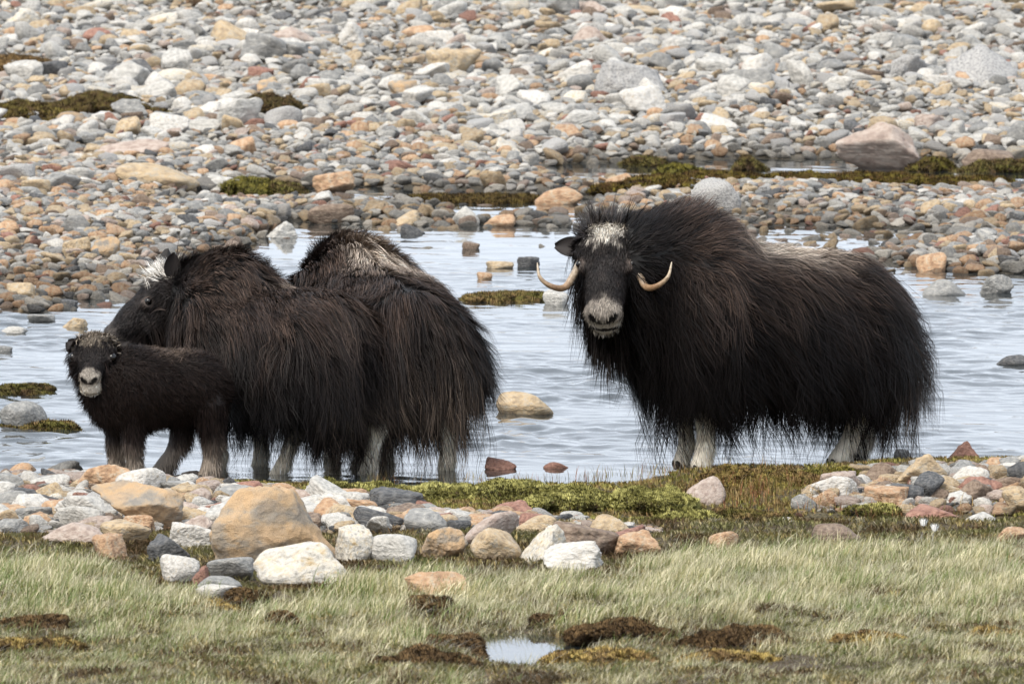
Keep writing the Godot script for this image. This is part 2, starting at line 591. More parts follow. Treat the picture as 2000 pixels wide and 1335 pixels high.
func boulders() -> void:
	# the near bank on the left
	boulder("orange_stone", 142, 262, 905, 962, 12, "rounded orange rock in front of the calf's front feet")
	boulder("white_quartzite", 222, 324, 912, 966, 9, "white rounded rock wedged between the orange rock and the tan block")
	boulder("grey_orange", 190, 357, 942, 1036, 22, "tilted block of grey and tan stone below the calf", 0.35)
	boulder("grey_orange", 405, 656, 952, 1108, 24, "largest near boulder, tan and grey with a peaked top", -0.2, "boulder", 0.56)
	boulder("lichen_white", 492, 682, 1062, 1148, 10, "white boulder with rusty stains and black lichen at the grass edge")
	boulder("dark_stone", 292, 366, 1048, 1102, 18, "dark grey angular stone left of the peaked boulder")
	boulder("white_quartzite", 332, 413, 1019, 1072, 16, "white angular stone leaning on the peaked boulder")
	boulder("white_quartzite", 314, 384, 1083, 1142, 8, "blocky white stone in the grass left of the rusty white boulder")
	boulder("red_stone", 376, 406, 1104, 1148, 14, "narrow red brown stone upright beside the blocky white stone", 0.0, "stone")
	boulder("grey_gneiss", 410, 489, 1089, 1134, 8, "grey streaked oval stone in front of the peaked boulder")
	boulder("grey_gneiss", 390, 462, 1126, 1158, 9, "flat grey stone above the flat white one in the grass", 0.0, "stone")
	boulder("white_quartzite", 386, 460, 1142, 1170, 9, "flat white stone lowest of the pile in the grass", 0.0, "stone")
	boulder("orange_stone", 184, 248, 1047, 1097, 12, "orange blocky stone at the grass edge under the tilted block")
	boulder("orange_stone", 800, 904, 1117, 1174, 16, "orange brown wedge of rock alone in the grass", 0.5)
	boulder("lichen_white", 655, 726, 1026, 1102, 14, "white lichen spotted stone right of the peaked boulder")
	boulder("pale_granite", 715, 806, 1044, 1102, 9, "pale rounded boulder right of the white lichen spotted stone")
	boulder("pink_stone", 912, 1007, 1001, 1062, 7, "round pink boulder at the end of the cobble bank")
	boulder("ochre_stone", 925, 1012, 1032, 1098, 9, "cream boulder just in front of the round pink one")
	boulder("grey_gneiss", 795, 882, 997, 1042, 8, "grey domed boulder behind the grey and tan stone")
	boulder("grey_orange", 825, 907, 1029, 1092, 12, "grey and tan stone below the grey domed boulder")
	boulder("dark_stone", 720, 832, 958, 1002, 12, "slate grey slab at the left end of the moss")
	boulder("orange_stone", 730, 800, 967, 1002, 9, "orange stone lying against the slate grey slab", 0.0, "stone")
	boulder("red_stone", 798, 846, 977, 1002, 12, "small red orange stone right of the slate grey slab", 0.0, "stone")
	boulder("pink_stone", 345, 409, 953, 987, 12, "pink slab behind the tilted block", 0.0, "stone")
	boulder("grey_gneiss", 430, 522, 948, 987, 8, "flat grey stone behind the peaked boulder", 0.0, "stone")
	boulder("ochre_stone", 70, 121, 948, 987, 8, "cream round stone left of the tilted block", 0.0, "stone")
	boulder("pale_granite", 55, 136, 931, 957, 8, "pale long stone at the left waterline", 0.0, "stone")
	boulder("orange_stone", 38, 97, 1001, 1037, 9, "flat orange stone near the left end of the cobbles", 0.0, "stone")
	boulder("grey_gneiss", -8, 50, 1014, 1047, 10, "grey stone cut by the left edge just above the grass", 0.0, "stone")
	boulder("pink_stone", 85, 193, 1024, 1064, 9, "broad low pinkish stone at the grass edge on the left")
	boulder("ochre_stone", 200, 288, 1018, 1062, 9, "tan stone just under the tilted block")
	boulder("red_stone", 963, 1042, 979, 1018, 12, "red brown stone against the moss behind the pink boulder")
	boulder("lichen_white", 1008, 1106, 1026, 1100, 14, "white and orange peaked slab right of the pink boulder")
	boulder("white_quartzite", 1070, 1196, 1058, 1118, 14, "low pale slab sloping into the grass", 0.4)
	boulder("brown_stone", 1074, 1206, 1024, 1086, 12, "big purple brown boulder behind the low pale slab")
	boulder("red_stone", 1188, 1252, 1024, 1067, 14, "red brown stone behind the last pink stone of the near bank", 0.0, "stone")
	boulder("orange_stone", 1202, 1284, 1036, 1086, 12, "pinkish orange stone at the right end of the near cobbles")
	boulder("dark_stone", 1068, 1117, 1005, 1032, 7, "smooth black oval stone below the moss", 0.0, "stone")
	boulder("pale_granite", 1096, 1134, 999, 1019, 7, "small pale oval stone next to the black oval one", 0.0, "stone")
	boulder("pale_granite", 1522, 1571, 1013, 1046, 7, "pale dome shaped stone standing in the still pool", 0.0, "stone")
	boulder("brown_stone", 1595, 1678, 1024, 1062, 9, "brown stone half sunk in the still pool")
	boulder("orange_stone", 1388, 1440, 1037, 1072, 9, "orange stone at the edge of pool and grass", 0.0, "stone")
	boulder("pink_stone", 1343, 1413, 932, 986, 7, "round mossy boulder under the big muskox's front foot")
	# the heap on the right
	boulder("ochre_stone", 1757, 1858, 886, 950, 14, "large ochre boulder at the big muskox's hind foot", 0.0, "boulder", 0.45)
	boulder("red_stone", 1835, 1916, 865, 925, 14, "red angular boulder topmost of the right heap", 0.0, "boulder", 0.5)
	boulder("dark_stone", 1862, 1951, 914, 946, 7, "black speckled long stone right of the ochre boulder")
	boulder("brown_stone", 1681, 1763, 904, 947, 9, "purple brown boulder left of the ochre one")
	boulder("ochre_stone", 1717, 1761, 926, 950, 8, "small yellowish stone in front of the purple brown boulder", 0.0, "stone")
	boulder("orange_stone", 1586, 1641, 947, 982, 9, "orange stone alone left of the right heap", 0.0, "stone")
	boulder("orange_stone", 1714, 1781, 939, 982, 16, "orange brown slab leaning left in the right heap", 0.3)
	boulder("red_stone", 1754, 1878, 951, 994, 14, "long red brown slab across the front of the right heap", -0.2)
	boulder("pale_granite", 1880, 1946, 954, 988, 9, "pale rounded stone right of the long red slab", 0.0, "stone")
	boulder("ochre_stone", 1942, 2006, 917, 944, 9, "pale orange stone at the right edge beside the water", 0.0, "stone")
	boulder("orange_stone", 1952, 2010, 1029, 1064, 9, "bright orange stone in the grass at the right edge", 0.0, "stone")
	boulder("dark_stone", 1852, 1878, 938, 959, 8, "small dark stone under the black speckled one", 0.0, "stone")
	boulder("grey_gneiss", 1745, 1782, 880, 907, 8, "grey stone behind the ochre boulder at the water", 0.0, "stone")
	boulder("pink_stone", 1909, 1946, 1000, 1021, 8, "small pink stone at the right end of the pool", 0.0, "stone")
	boulder("ochre_stone", 1805, 1847, 984, 1003, 8, "small tan stone in front of the long red slab", 0.0, "stone")
	# in the river
	boulder("red_stone", 944, 1008, 897, 924, 12, "wet red stone in the water behind the rearmost muskox's tail", 0.0, "stone")
	boulder("ochre_stone", 968, 1082, 770, 815, 8, "tan rock washed by the current between the muskoxen")
	boulder("ochre_stone", 113, 170, 624, 646, 16, "yellow wedge shaped stone in the water above the calf's head", 0.0, "stone")
	boulder("grey_gneiss", -6, 88, 788, 846, 9, "grey rock in the water at the left edge beside the calf")
	boulder("pale_granite", 1060, 1112, 568, 600, 9, "mossy pale stone in the river left of the big muskox's muzzle", 0.0, "stone")
	boulder("grey_gneiss", 1915, 1982, 538, 579, 12, "grey boulder in the shallows at the right edge")
	boulder("grey_gneiss", 1805, 1892, 549, 584, 9, "low grey rock in the shallows behind the big muskox's rump")
	boulder("dark_stone", 1944, 2006, 697, 719, 9, "wet dark stone in the river at the right edge", 0.0, "stone")
	boulder("orange_stone", 1790, 1852, 496, 536, 8, "pinkish boulder in the shallows above the low grey rock")
	boulder("orange_stone", 930, 962, 533, 551, 8, "small orange stone in the river between the muskoxen", 0.0, "stone")
	boulder("dark_stone", 1010, 1056, 503, 528, 12, "dark stone in the river behind the left horn tip", 0.0, "stone")
	boulder("brown_stone", 600, 692, 404, 442, 7, "tan domed boulder in the water behind the hump of the rear muskox")
	boulder("pale_granite", 498, 582, 436, 470, 14, "pale flat topped rock at the water left of the rear hump")
	boulder("orange_stone", 943, 1008, 424, 447, 9, "orange stone on the far waterline right of the rear hump", 0.0, "stone")
	boulder("pale_granite", 884, 938, 401, 438, 9, "pale stone at the far waterline above open water", 0.0, "stone")
	boulder("dark_stone", 780, 830, 440, 462, 12, "dark flat stone in the water right of the pale tuft", 0.0, "stone")
	boulder("orange_stone", 1044, 1140, 368, 404, 9, "pair sized orange red boulder left of the big muskox's mane")
	boulder("orange_stone", 1183, 1242, 339, 372, 8, "orange boulder at the side channel above the big muskox's head", 0.0, "stone")
	boulder("grey_gneiss", 50, 106, 616, 635, 8, "low grey stone in the river left of the yellow wedge", 0.0, "stone")
	boulder("pale_granite", -6, 52, 640, 657, 8, "flat pale stone in the water at the left edge above the calf", 0.0, "stone")
	boulder("grey_gneiss", -8, 24, 678, 694, 8, "small grey stone cut by the left edge level with the calf's head", 0.0, "stone")
	boulder("dark_stone", 116, 152, 586, 601, 8, "dark stone just off the left gravel bar", 0.0, "stone")
	boulder("brown_stone", 902, 938, 475, 492, 8, "brown stone in open water right of the rear hump", 0.0, "stone")
	boulder("ochre_stone", 948, 1004, 512, 530, 8, "low tan stone in the river behind the left horn", 0.0, "stone")
	boulder("red_stone", 1062, 1112, 906, 922, 8, "flat reddish stone in the water below the horned head", 0.0, "stone")
	# the far bank
	boulder("speckled_granite", 1350, 1452, 349, 416, 8, "grey white round boulder behind the big muskox's mane")
	boulder("pink_stone", 1622, 1790, 240, 336, 16, "biggest boulder of the far bank, buff with a peaked top, beside the side channel")
	boulder("ochre_stone", 224, 386, 317, 366, 7, "long loaf shaped ochre boulder on the left of the far bank")
	boulder("ochre_stone", 833, 946, 79, 142, 12, "ochre boulder high on the far bank above the rear hump", 0.3)
	boulder("speckled_granite", 1160, 1306, 99, 168, 14, "speckled blue grey wedge boulder above the big muskox's head")
	boulder("speckled_granite", 1850, 2016, 90, 168, 14, "largest speckled grey boulder at the right edge of the far bank")
	boulder("speckled_granite", 1738, 1856, 96, 142, 12, "speckled grey slab left of the largest speckled boulder")
	boulder("pink_stone", 513, 647, 47, 92, 14, "broad flat pink rock high on the far bank")
	boulder("lichen_white", -10, 76, 12, 56, 12, "white rock spotted with black lichen in the top left corner")
	boulder("red_stone", 482, 534, 117, 144, 8, "dark red stone below the broad flat pink rock", 0.0, "stone")
	boulder("ochre_stone", 494, 542, 148, 178, 8, "cream yellow stone under the dark red stone", 0.0, "stone")
	boulder("ochre_stone", 593, 646, 155, 191, 8, "tan round stone right of the cream yellow one", 0.0, "stone")
	boulder("dark_stone", 55, 132, 87, 122, 8, "dark grey lumpy rock on the upper left of the far bank")
	boulder("dark_stone", 198, 306, 94, 132, 8, "long dark grey rock right of the dark lumpy one")
	boulder("speckled_granite", 514, 590, 207, 252, 9, "speckled pale boulder next to a brown stone in mid far bank")
	boulder("brown_stone", 580, 632, 228, 254, 9, "dark brown stone beside the speckled pale boulder", 0.0, "stone")
	boulder("pink_stone", 180, 332, 273, 312, 10, "long low pink orange rock above the loaf shaped boulder")
	boulder("pink_stone", 1117, 1190, 46, 82, 9, "mauve boulder near the top above the big muskox's ear")
	boulder("red_stone", 1288, 1334, 26, 54, 12, "dull red stone near the top edge above the mane", 0.0, "stone")
	boulder("pale_granite", 1533, 1586, 112, 168, 14, "pale upright pointed stone above the big muskox's saddle", 0.0, "stone")
	boulder("white_quartzite", 1448, 1516, 105, 152, 9, "white and grey boulder left of the upright pointed stone")
	boulder("brown_stone", 1883, 1986, 253, 288, 8, "rusty brown mossy boulder right of the biggest far boulder")
	boulder("orange_stone", 608, 694, 335, 378, 12, "orange grey wedge stone above the rear hump", 0.2)
	boulder("speckled_granite", -12, 68, 320, 362, 8, "speckled white boulder at the left edge beside the loaf shaped one")
	boulder("orange_stone", -10, 37, 350, 380, 8, "orange stone under the speckled white boulder at the left edge", 0.0, "stone")
	boulder("ochre_stone", 38, 97, 350, 382, 8, "tan stone right of the orange one at the left edge", 0.0, "stone")
	boulder("ochre_stone", 120, 178, 462, 502, 12, "ochre stone of a touching pair on the left gravel bar", 0.0, "stone")
	boulder("grey_orange", 176, 234, 460, 502, 10, "half grey half tan stone of a touching pair on the gravel bar", 0.0, "stone")
	boulder("orange_stone", 770, 850, -6, 16, 9, "orange rock cut by the top edge in the middle", 0.0, "stone")
	boulder("ochre_stone", 1190, 1290, -8, 18, 9, "tan rock cut by the top edge above the big muskox", 0.0, "stone")
	boulder("ochre_stone", 1776, 1838, 2, 26, 8, "golden brown stone at the top edge on the right", 0.0, "stone")
	boulder("dark_stone", 215, 262, 178, 205, 12, "dark stone under the long dark grey rock", 0.0, "stone")

# ---------------------------------------------------------------- cobbles
const HERD := [[110, 640, 470, 960], [200, 470, 990, 960], [590, 415, 780, 600], [1030, 380, 1815, 940]]
const COLUMNS := [[120, "at the left edge"], [330, "above the calf"], [560, "above the left cow"], [800, "above the rear hump"], [1050, "above the gap"], [1300, "above the horned face"], [1560, "above the big saddle"], [1800, "above the big rump"], [2100, "at the right edge"]]
const ROWS := [[70, "far bank's top"], [140, "upper far bank"], [210, "mid far bank"], [290, "lower far bank"], [370, "far bank's foot"], [470, "far waterline"], [640, "far shallows"], [900, "open river"], [985, "near waterline"], [1060, "near cobble bank"], [1400, "meadow edge"]]

func place_words(px: float, py: float) -> String:
	var c := ""
	var r := ""
	for k in COLUMNS:
		if c == "" and px < k[0]:
			c = k[1]
	for k in ROWS:
		if r == "" and py < k[0]:
			r = k[1]
	if py > 560:
		c = c.replace("above", "below" if py > 900 else "level with")
	return r + " " + c

func to_pixel(p: Vector3) -> Vector2:
	var q := (p - Vector3(0, EYE, 0)).rotated(Vector3.RIGHT, TILT)
	return Vector2(1000.0 + FOCAL * q.x / -q.z, 667.5 - FOCAL * q.y / -q.z)

const FAR_MIX := [["pale_granite", 0.28], ["grey_gneiss", 0.17], ["white_quartzite", 0.16], ["speckled_granite", 0.09], ["ochre_stone", 0.115], ["orange_stone", 0.035], ["pink_stone", 0.03], ["red_stone", 0.012], ["dark_stone", 0.025], ["brown_stone", 0.033], ["lichen_white", 0.04], ["grey_orange", 0.01]]
const BAR_MIX := [["pale_granite", 0.16], ["grey_gneiss", 0.2], ["white_quartzite", 0.04], ["speckled_granite", 0.06], ["ochre_stone", 0.18], ["orange_stone", 0.12], ["pink_stone", 0.07], ["red_stone", 0.04], ["dark_stone", 0.06], ["brown_stone", 0.08], ["lichen_white", 0.0], ["grey_orange", 0.04]]
const NEAR_MIX := [["pale_granite", 0.14], ["grey_gneiss", 0.1], ["white_quartzite", 0.13], ["speckled_granite", 0.02], ["ochre_stone", 0.21], ["orange_stone", 0.12], ["pink_stone", 0.1], ["red_stone", 0.06], ["dark_stone", 0.05], ["brown_stone", 0.06], ["lichen_white", 0.03], ["grey_orange", 0.0]]

func pick(mix: Array) -> String:
	var r := rng.randf()
	for k in mix:
		r -= k[1]
		if r < 0.0:
			return k[0]
	return mix[0][0]

var stones: Array = []           # [screen size, material, position, size, sharpness, tint, is wet]

func lay(x: float, d: float, size: float, mix: Array, sink: float) -> void:
	var h := height(x, d)
	var wet := clampf((0.07 - h) / 0.08, 0.0, 1.0)
	if d < 43.0 and d > 36.8:
		wet *= 0.35
	var tall := size * rng.randf_range(0.5, 0.85)
	var kind := pick(mix)
	if size > 0.24 and kind in ["dark_stone", "red_stone", "orange_stone", "brown_stone"]:
		kind = "pale_granite"
	var v := rng.randf_range(0.86, 1.06) * lerpf(1.0, 0.72, wet)
	var p := Vector3(x, maxf(h, -0.1) + tall * (0.5 - sink), -d)
	if claimed(p, size):
		return
	var sharp: int = [8, 12, 20][rng.randi() % 3]
	stones.append([size / d, kind, p, Vector3(size * rng.randf_range(0.95, 1.35), tall, size * rng.randf_range(0.75, 1.0)), sharp, v, wet])

func in_bank(x: float, d: float, size: float) -> bool:
	# the near cobbles: a bank on the left, a heap on the right, thin in between
	var p := to_pixel(Vector3(x, height(x, d), -d))
	var top := ramp(p.x, PackedFloat32Array([0, 130, 330, 540, 620, 700, 760, 900, 1000, 1100, 1290, 1310, 1540, 1580, 1690, 2000]), PackedFloat32Array([928, 918, 932, 944, 962, 960, 980, 995, 990, 1008, 1026, 1060, 1060, 950, 905, 895]))
	var low := ramp(p.x, PackedFloat32Array([0, 300, 480, 640, 900, 1200, 1290, 1320, 1540, 1580, 1690, 2000]), PackedFloat32Array([1084, 1116, 1170, 1156, 1136, 1120, 1084, 1040, 1040, 1000, 1006, 1004]))
	return p.y - size * 0.42 * FOCAL / d > top and p.y < low

func scatter_cobbles() -> void:
	# near banks
	for layer in [[0.035, 0.02, 0.05, 1.0], [0.085, 0.05, 0.12, 1.0], [0.17, 0.11, 0.2, 0.9], [0.36, 0.17, 0.27, 0.7]]:
		var d := 36.0
		while d < 41.0:
			var x := -5.4
			while x < 5.4:
				var xx: float = x + rng.randf_range(-0.5, 0.5) * layer[0]
				var dd: float = d + rng.randf_range(-0.5, 0.5) * layer[0]
				var size := rng.randf_range(layer[1], layer[2])
				if rng.randf() < layer[3] * (0.25 if xx > 1.5 and layer[0] > 0.3 else 1.0) and in_bank(xx, dd, size):
					lay(xx, dd, size, NEAR_MIX, 0.22)
				x += layer[0]
			d += layer[0]
	# shallows, gravel bars and the far bank
	for layer in [[0.115, 0.06, 0.135, 1.0], [0.25, 0.12, 0.21, 0.75], [0.6, 0.2, 0.32, 0.5], [1.6, 0.32, 0.5, 0.4]]:
		var d := 45.0
		while d < 95.0:
			var half := d * 0.0655 + 3.6
			var x := -half
			while x < half:
				var xx: float = x + rng.randf_range(-0.5, 0.5) * layer[0]
				var dd: float = d + rng.randf_range(-0.5, 0.5) * layer[0]
				var h := height(xx, dd)
				var chance: float = layer[3]
				if h < 0.0:
					chance *= exp(h / 0.045) * 0.8 * clampf(0.55 + 1.6 * fnoise.get_noise_2d(xx * 1.1, dd * 0.5 + 90.0), 0.0, 1.0) if dd > 49.0 else 0.0
					if h < -0.03 and dd > 50.0 and layer[0] < 0.5:
						chance = maxf(chance, 0.035 if dd < 60.0 else 0.01)
				var far := clampf((dd - 62.0) / 10.0, 0.0, 1.0)
				var size := rng.randf_range(layer[1], layer[2])
				if layer[0] > 0.2:
					size *= lerpf(0.72, 1.05, far)
				size *= 0.85 * clampf(1.0 + 0.5 * fnoise.get_noise_2d(xx * 0.4 + 11.0, dd * 0.22), 0.6, 1.4)
				if dd > 58.0 and dd < 66.0 and xx > 0.0:
					size = minf(size, 0.17 if dd < 60.5 else 0.12)
				if h < 0.0 and dd > 62.5 and dd < 69.0 and xx > 0.3:
					chance *= 0.25
				if rng.randf() < chance:
					lay(xx, dd, size, FAR_MIX if rng.randf() < far else BAR_MIX, 0.12 if h > 0.0 else 0.3)
				x += layer[0]
			d += layer[0] * lerpf(1.0, 1.5, clampf((d - 60.0) / 30.0, 0.0, 1.0))
	# the largest in view become things, the rest one mass
	var order: Array = []
	for k in stones.size():
		var s: Array = stones[k]
		var q := to_pixel(s[2])
		if s[0] * FOCAL < 24.0 or q.x < -5 or q.x > 2005 or q.y < -5 or q.y > 1335:
			continue
		var hidden := false
		for b in HERD:
			if q.x > b[0] and q.x < b[2] and q.y > b[1] and q.y < b[3]:
				hidden = true
		if not hidden:
			order.append([s[0], k, q])
	order.sort_custom(func(a, b): return a[0] > b[0])
	var single := {}
	var used := {}
	for k in mini(190, order.size()):
		var s: Array = stones[order[k][1]]
		single[order[k][1]] = true
		var o := obj("stone", rock(s[4], rng.randi() % 7, 3), mats[s[1]])
		o.position = s[2]
		o.basis = stone_turn() * Basis.from_scale(s[3])
		var shape: String = "squarish" if s[4] == 20 else ("flat" if s[3].y < s[3].z * 0.62 else ("long" if s[3].x > s[3].z * 1.45 else "rounded"))
		var q: Vector2 = order[k][2]
		var label := "%s %s stone, %s" % [shape, LOOKS[s[1]], place_words(q.x, q.y)]
		tag(o, label, "stone", "loose stones of the river banks")
		if not used.has(label):
			used[label] = []
		used[label].append([q.x, o])
	for label in used:
		var alike: Array = used[label]
		if alike.size() < 2:
			continue
		alike.sort_custom(func(a, b): return a[0] < b[0])
		for i in alike.size():
			var which: String = "leftmost" if i == 0 else ("rightmost" if i == alike.size() - 1 else ("middle" if alike.size() == 3 else ["", "second", "third", "fourth", "fifth", "sixth", "seventh"][mini(i, 6)] + " from left"))
			alike[i][1].set_meta("label", "%s, %s of %s" % [label, which, ["two", "three", "four", "five", "six", "seven"][mini(alike.size() - 2, 5)]])
	var piles := {}
	for k in stones.size():
		if single.has(k):
			continue
		var s: Array = stones[k]
		var key: String = "%s %d" % [s[1], s[4]]
		if not piles.has(key):
			piles[key] = []
		piles[key].append(k)
	var heap := Node3D.new()
	heap.name = "cobbles"
	add_child(heap)
	heap.set_meta("kind", "stuff")
	heap.set_meta("label", "small rounded cobbles covering both banks and the shallows")
	for key in piles:
		var s0: Array = stones[piles[key][0]]
		var mm := MultiMesh.new()
		mm.transform_format = MultiMesh.TRANSFORM_3D
		mm.use_colors = true
		mm.mesh = rock(s0[4], piles.keys().find(key) % 7, 2)
		mm.instance_count = piles[key].size()
		var i := 0
		for k in piles[key]:
			var s: Array = stones[k]
			mm.set_instance_transform(i, Transform3D(stone_turn() * Basis.from_scale(s[3]), s[2]))
			var v: float = s[5]
			mm.set_instance_color(i, Color(v, v * lerpf(1.0, 0.975, s[6]), v * lerpf(1.0, 0.94, s[6])))
			i += 1
		var o := MultiMeshInstance3D.new()
		o.name = "cobbles"
		o.multimesh = mm
		o.material_override = mats[s0[1]]
		heap.add_child(o, true)
		o.set_meta("kind", "stuff")
	print("stones ", stones.size())

func stone_turn() -> Basis:
	return Basis(Vector3.UP, rng.randf() * TAU if rng.randf() < 0.3 else rng.randf_range(-0.5, 0.5) + (PI if rng.randf() < 0.5 else 0.0)) * Basis(Vector3.BACK, rng.randfn() * 0.16) * Basis(Vector3.RIGHT, rng.randfn() * 0.16)

# ---------------------------------------------------------------- moss
func sprig_mesh(seed_: int, blades: int, tall: float, wide: float, lean: float) -> ArrayMesh:
	var r := RandomNumberGenerator.new()
	r.seed = seed_
	var v := PackedVector3Array()
	var idx := PackedInt32Array()
	var n := PackedVector3Array()
	for k in blades:
		var a := r.randf() * TAU
		var out_ := Vector3(cos(a), 0, sin(a))
		var side := Vector3(-sin(a), 0, cos(a)) * wide * r.randf_range(0.7, 1.2)
		var foot := out_ * r.randf() * lean * 0.5 + Vector3(0, -tall * 0.15, 0)
		var tip := foot + out_ * lean * r.randf_range(0.3, 1.0) + Vector3.UP * tall * r.randf_range(0.6, 1.0)
		var b := v.size()
		v.append_array([foot - side * 0.5, (foot + tip) * 0.5 + side + Vector3.UP * tall * 0.12, (foot + tip) * 0.5 - side + Vector3.UP * tall * 0.12, tip])
		var nn := (Vector3.UP * 0.8 + out_ * 0.5).normalized()
		n.append_array([nn, nn, nn, nn])
		idx.append_array([b, b + 1, b + 2, b + 1, b + 3, b + 2])
	return surface(v, idx, PackedColorArray(), n)

func moss_cushion(px: float, py: float, rx: float, rd: float, tall: float, low: Color, high: Color, label: String, density := 15000.0, sprig := 0.62) -> void:
	var foot := ground_at(px, py)
	var o := obj("moss_cushion", rock(6, rng.randi() % 7, 3), mats.peat)
	o.position = Vector3(foot.x, maxf(foot.y, -0.02), foot.z)
	var o_scale := Vector3(rx * 2.0, tall * 1.9, rd * 2.0)
	# the mound itself keeps its size in its mesh so that the sprigs can be its child
	var src := rock(6, rng.randi() % 7, 3)
	var arr := src.surface_get_arrays(0)
	var v: PackedVector3Array = arr[Mesh.ARRAY_VERTEX]
	for k in v.size():
		v[k] = v[k] * o_scale
		v[k].x *= 1.0 + 0.5 * rnoise.get_noise_2d(v[k].z * 5.0 + px, v[k].x * 3.0)
		v[k].z *= 1.0 + 0.5 * rnoise.get_noise_2d(v[k].x * 5.0, py)
		v[k].y += tall * 0.6 * rnoise.get_noise_3d(v[k].x * 6.0 + px, 0.0, v[k].z * 6.0 + py)
	o.mesh = surface(v, arr[Mesh.ARRAY_INDEX])
	tag(o, label, "moss", "moss cushions along the water")
	var mm := MultiMesh.new()
	mm.transform_format = MultiMesh.TRANSFORM_3D
	mm.use_colors = true
	mm.mesh = sprig_mesh(4, 11, 0.034, 0.0024, 0.02)
	var nrm: PackedVector3Array = smooth_normals(v, arr[Mesh.ARRAY_INDEX])
	var idx: PackedInt32Array = arr[Mesh.ARRAY_INDEX]
	var spots: Array = []
	for k in range(0, idx.size(), 3):
		var a := v[idx[k]]
		var b := v[idx[k + 1]]
		var c := v[idx[k + 2]]
		if a.y < -tall * 0.35:
			continue
		var want := (b - a).cross(c - a).length() * 0.5 * density
		while want > rng.randf():
			want -= 1.0
			var s := sqrt(rng.randf())
			var t := rng.randf()
			spots.append([a * (1.0 - s) + b * (s * (1.0 - t)) + c * (s * t), nrm[idx[k]]])
	mm.instance_count = spots.size()
	for k in spots.size():
		var up: Vector3 = (spots[k][1] + Vector3.UP * 0.6 + Vector3(rng.randfn(), rng.randfn(), rng.randfn()) * 0.25).normalized()
		var x := up.cross(Vector3(rng.randfn(), 0.1, rng.randfn())).normalized()
		mm.set_instance_transform(k, Transform3D(Basis(x, up, x.cross(up)) * Basis.from_scale(Vector3.ONE * rng.randf_range(0.6, 1.3) * sprig), spots[k][0]))
		var p: Vector3 = spots[k][0] + o.position
		var w := clampf(0.5 + 0.9 * fnoise.get_noise_2d(p.x * 5.0, p.z * 5.0) + rng.randfn() * 0.2, 0.0, 1.0)
		mm.set_instance_color(k, low.lerp(high, w))
	var s2 := MultiMeshInstance3D.new()
	s2.name = "moss_sprigs"
	s2.multimesh = mm
	s2.material_override = mats.moss
	o.add_child(s2, true)
	s2.set_meta("kind", "stuff")

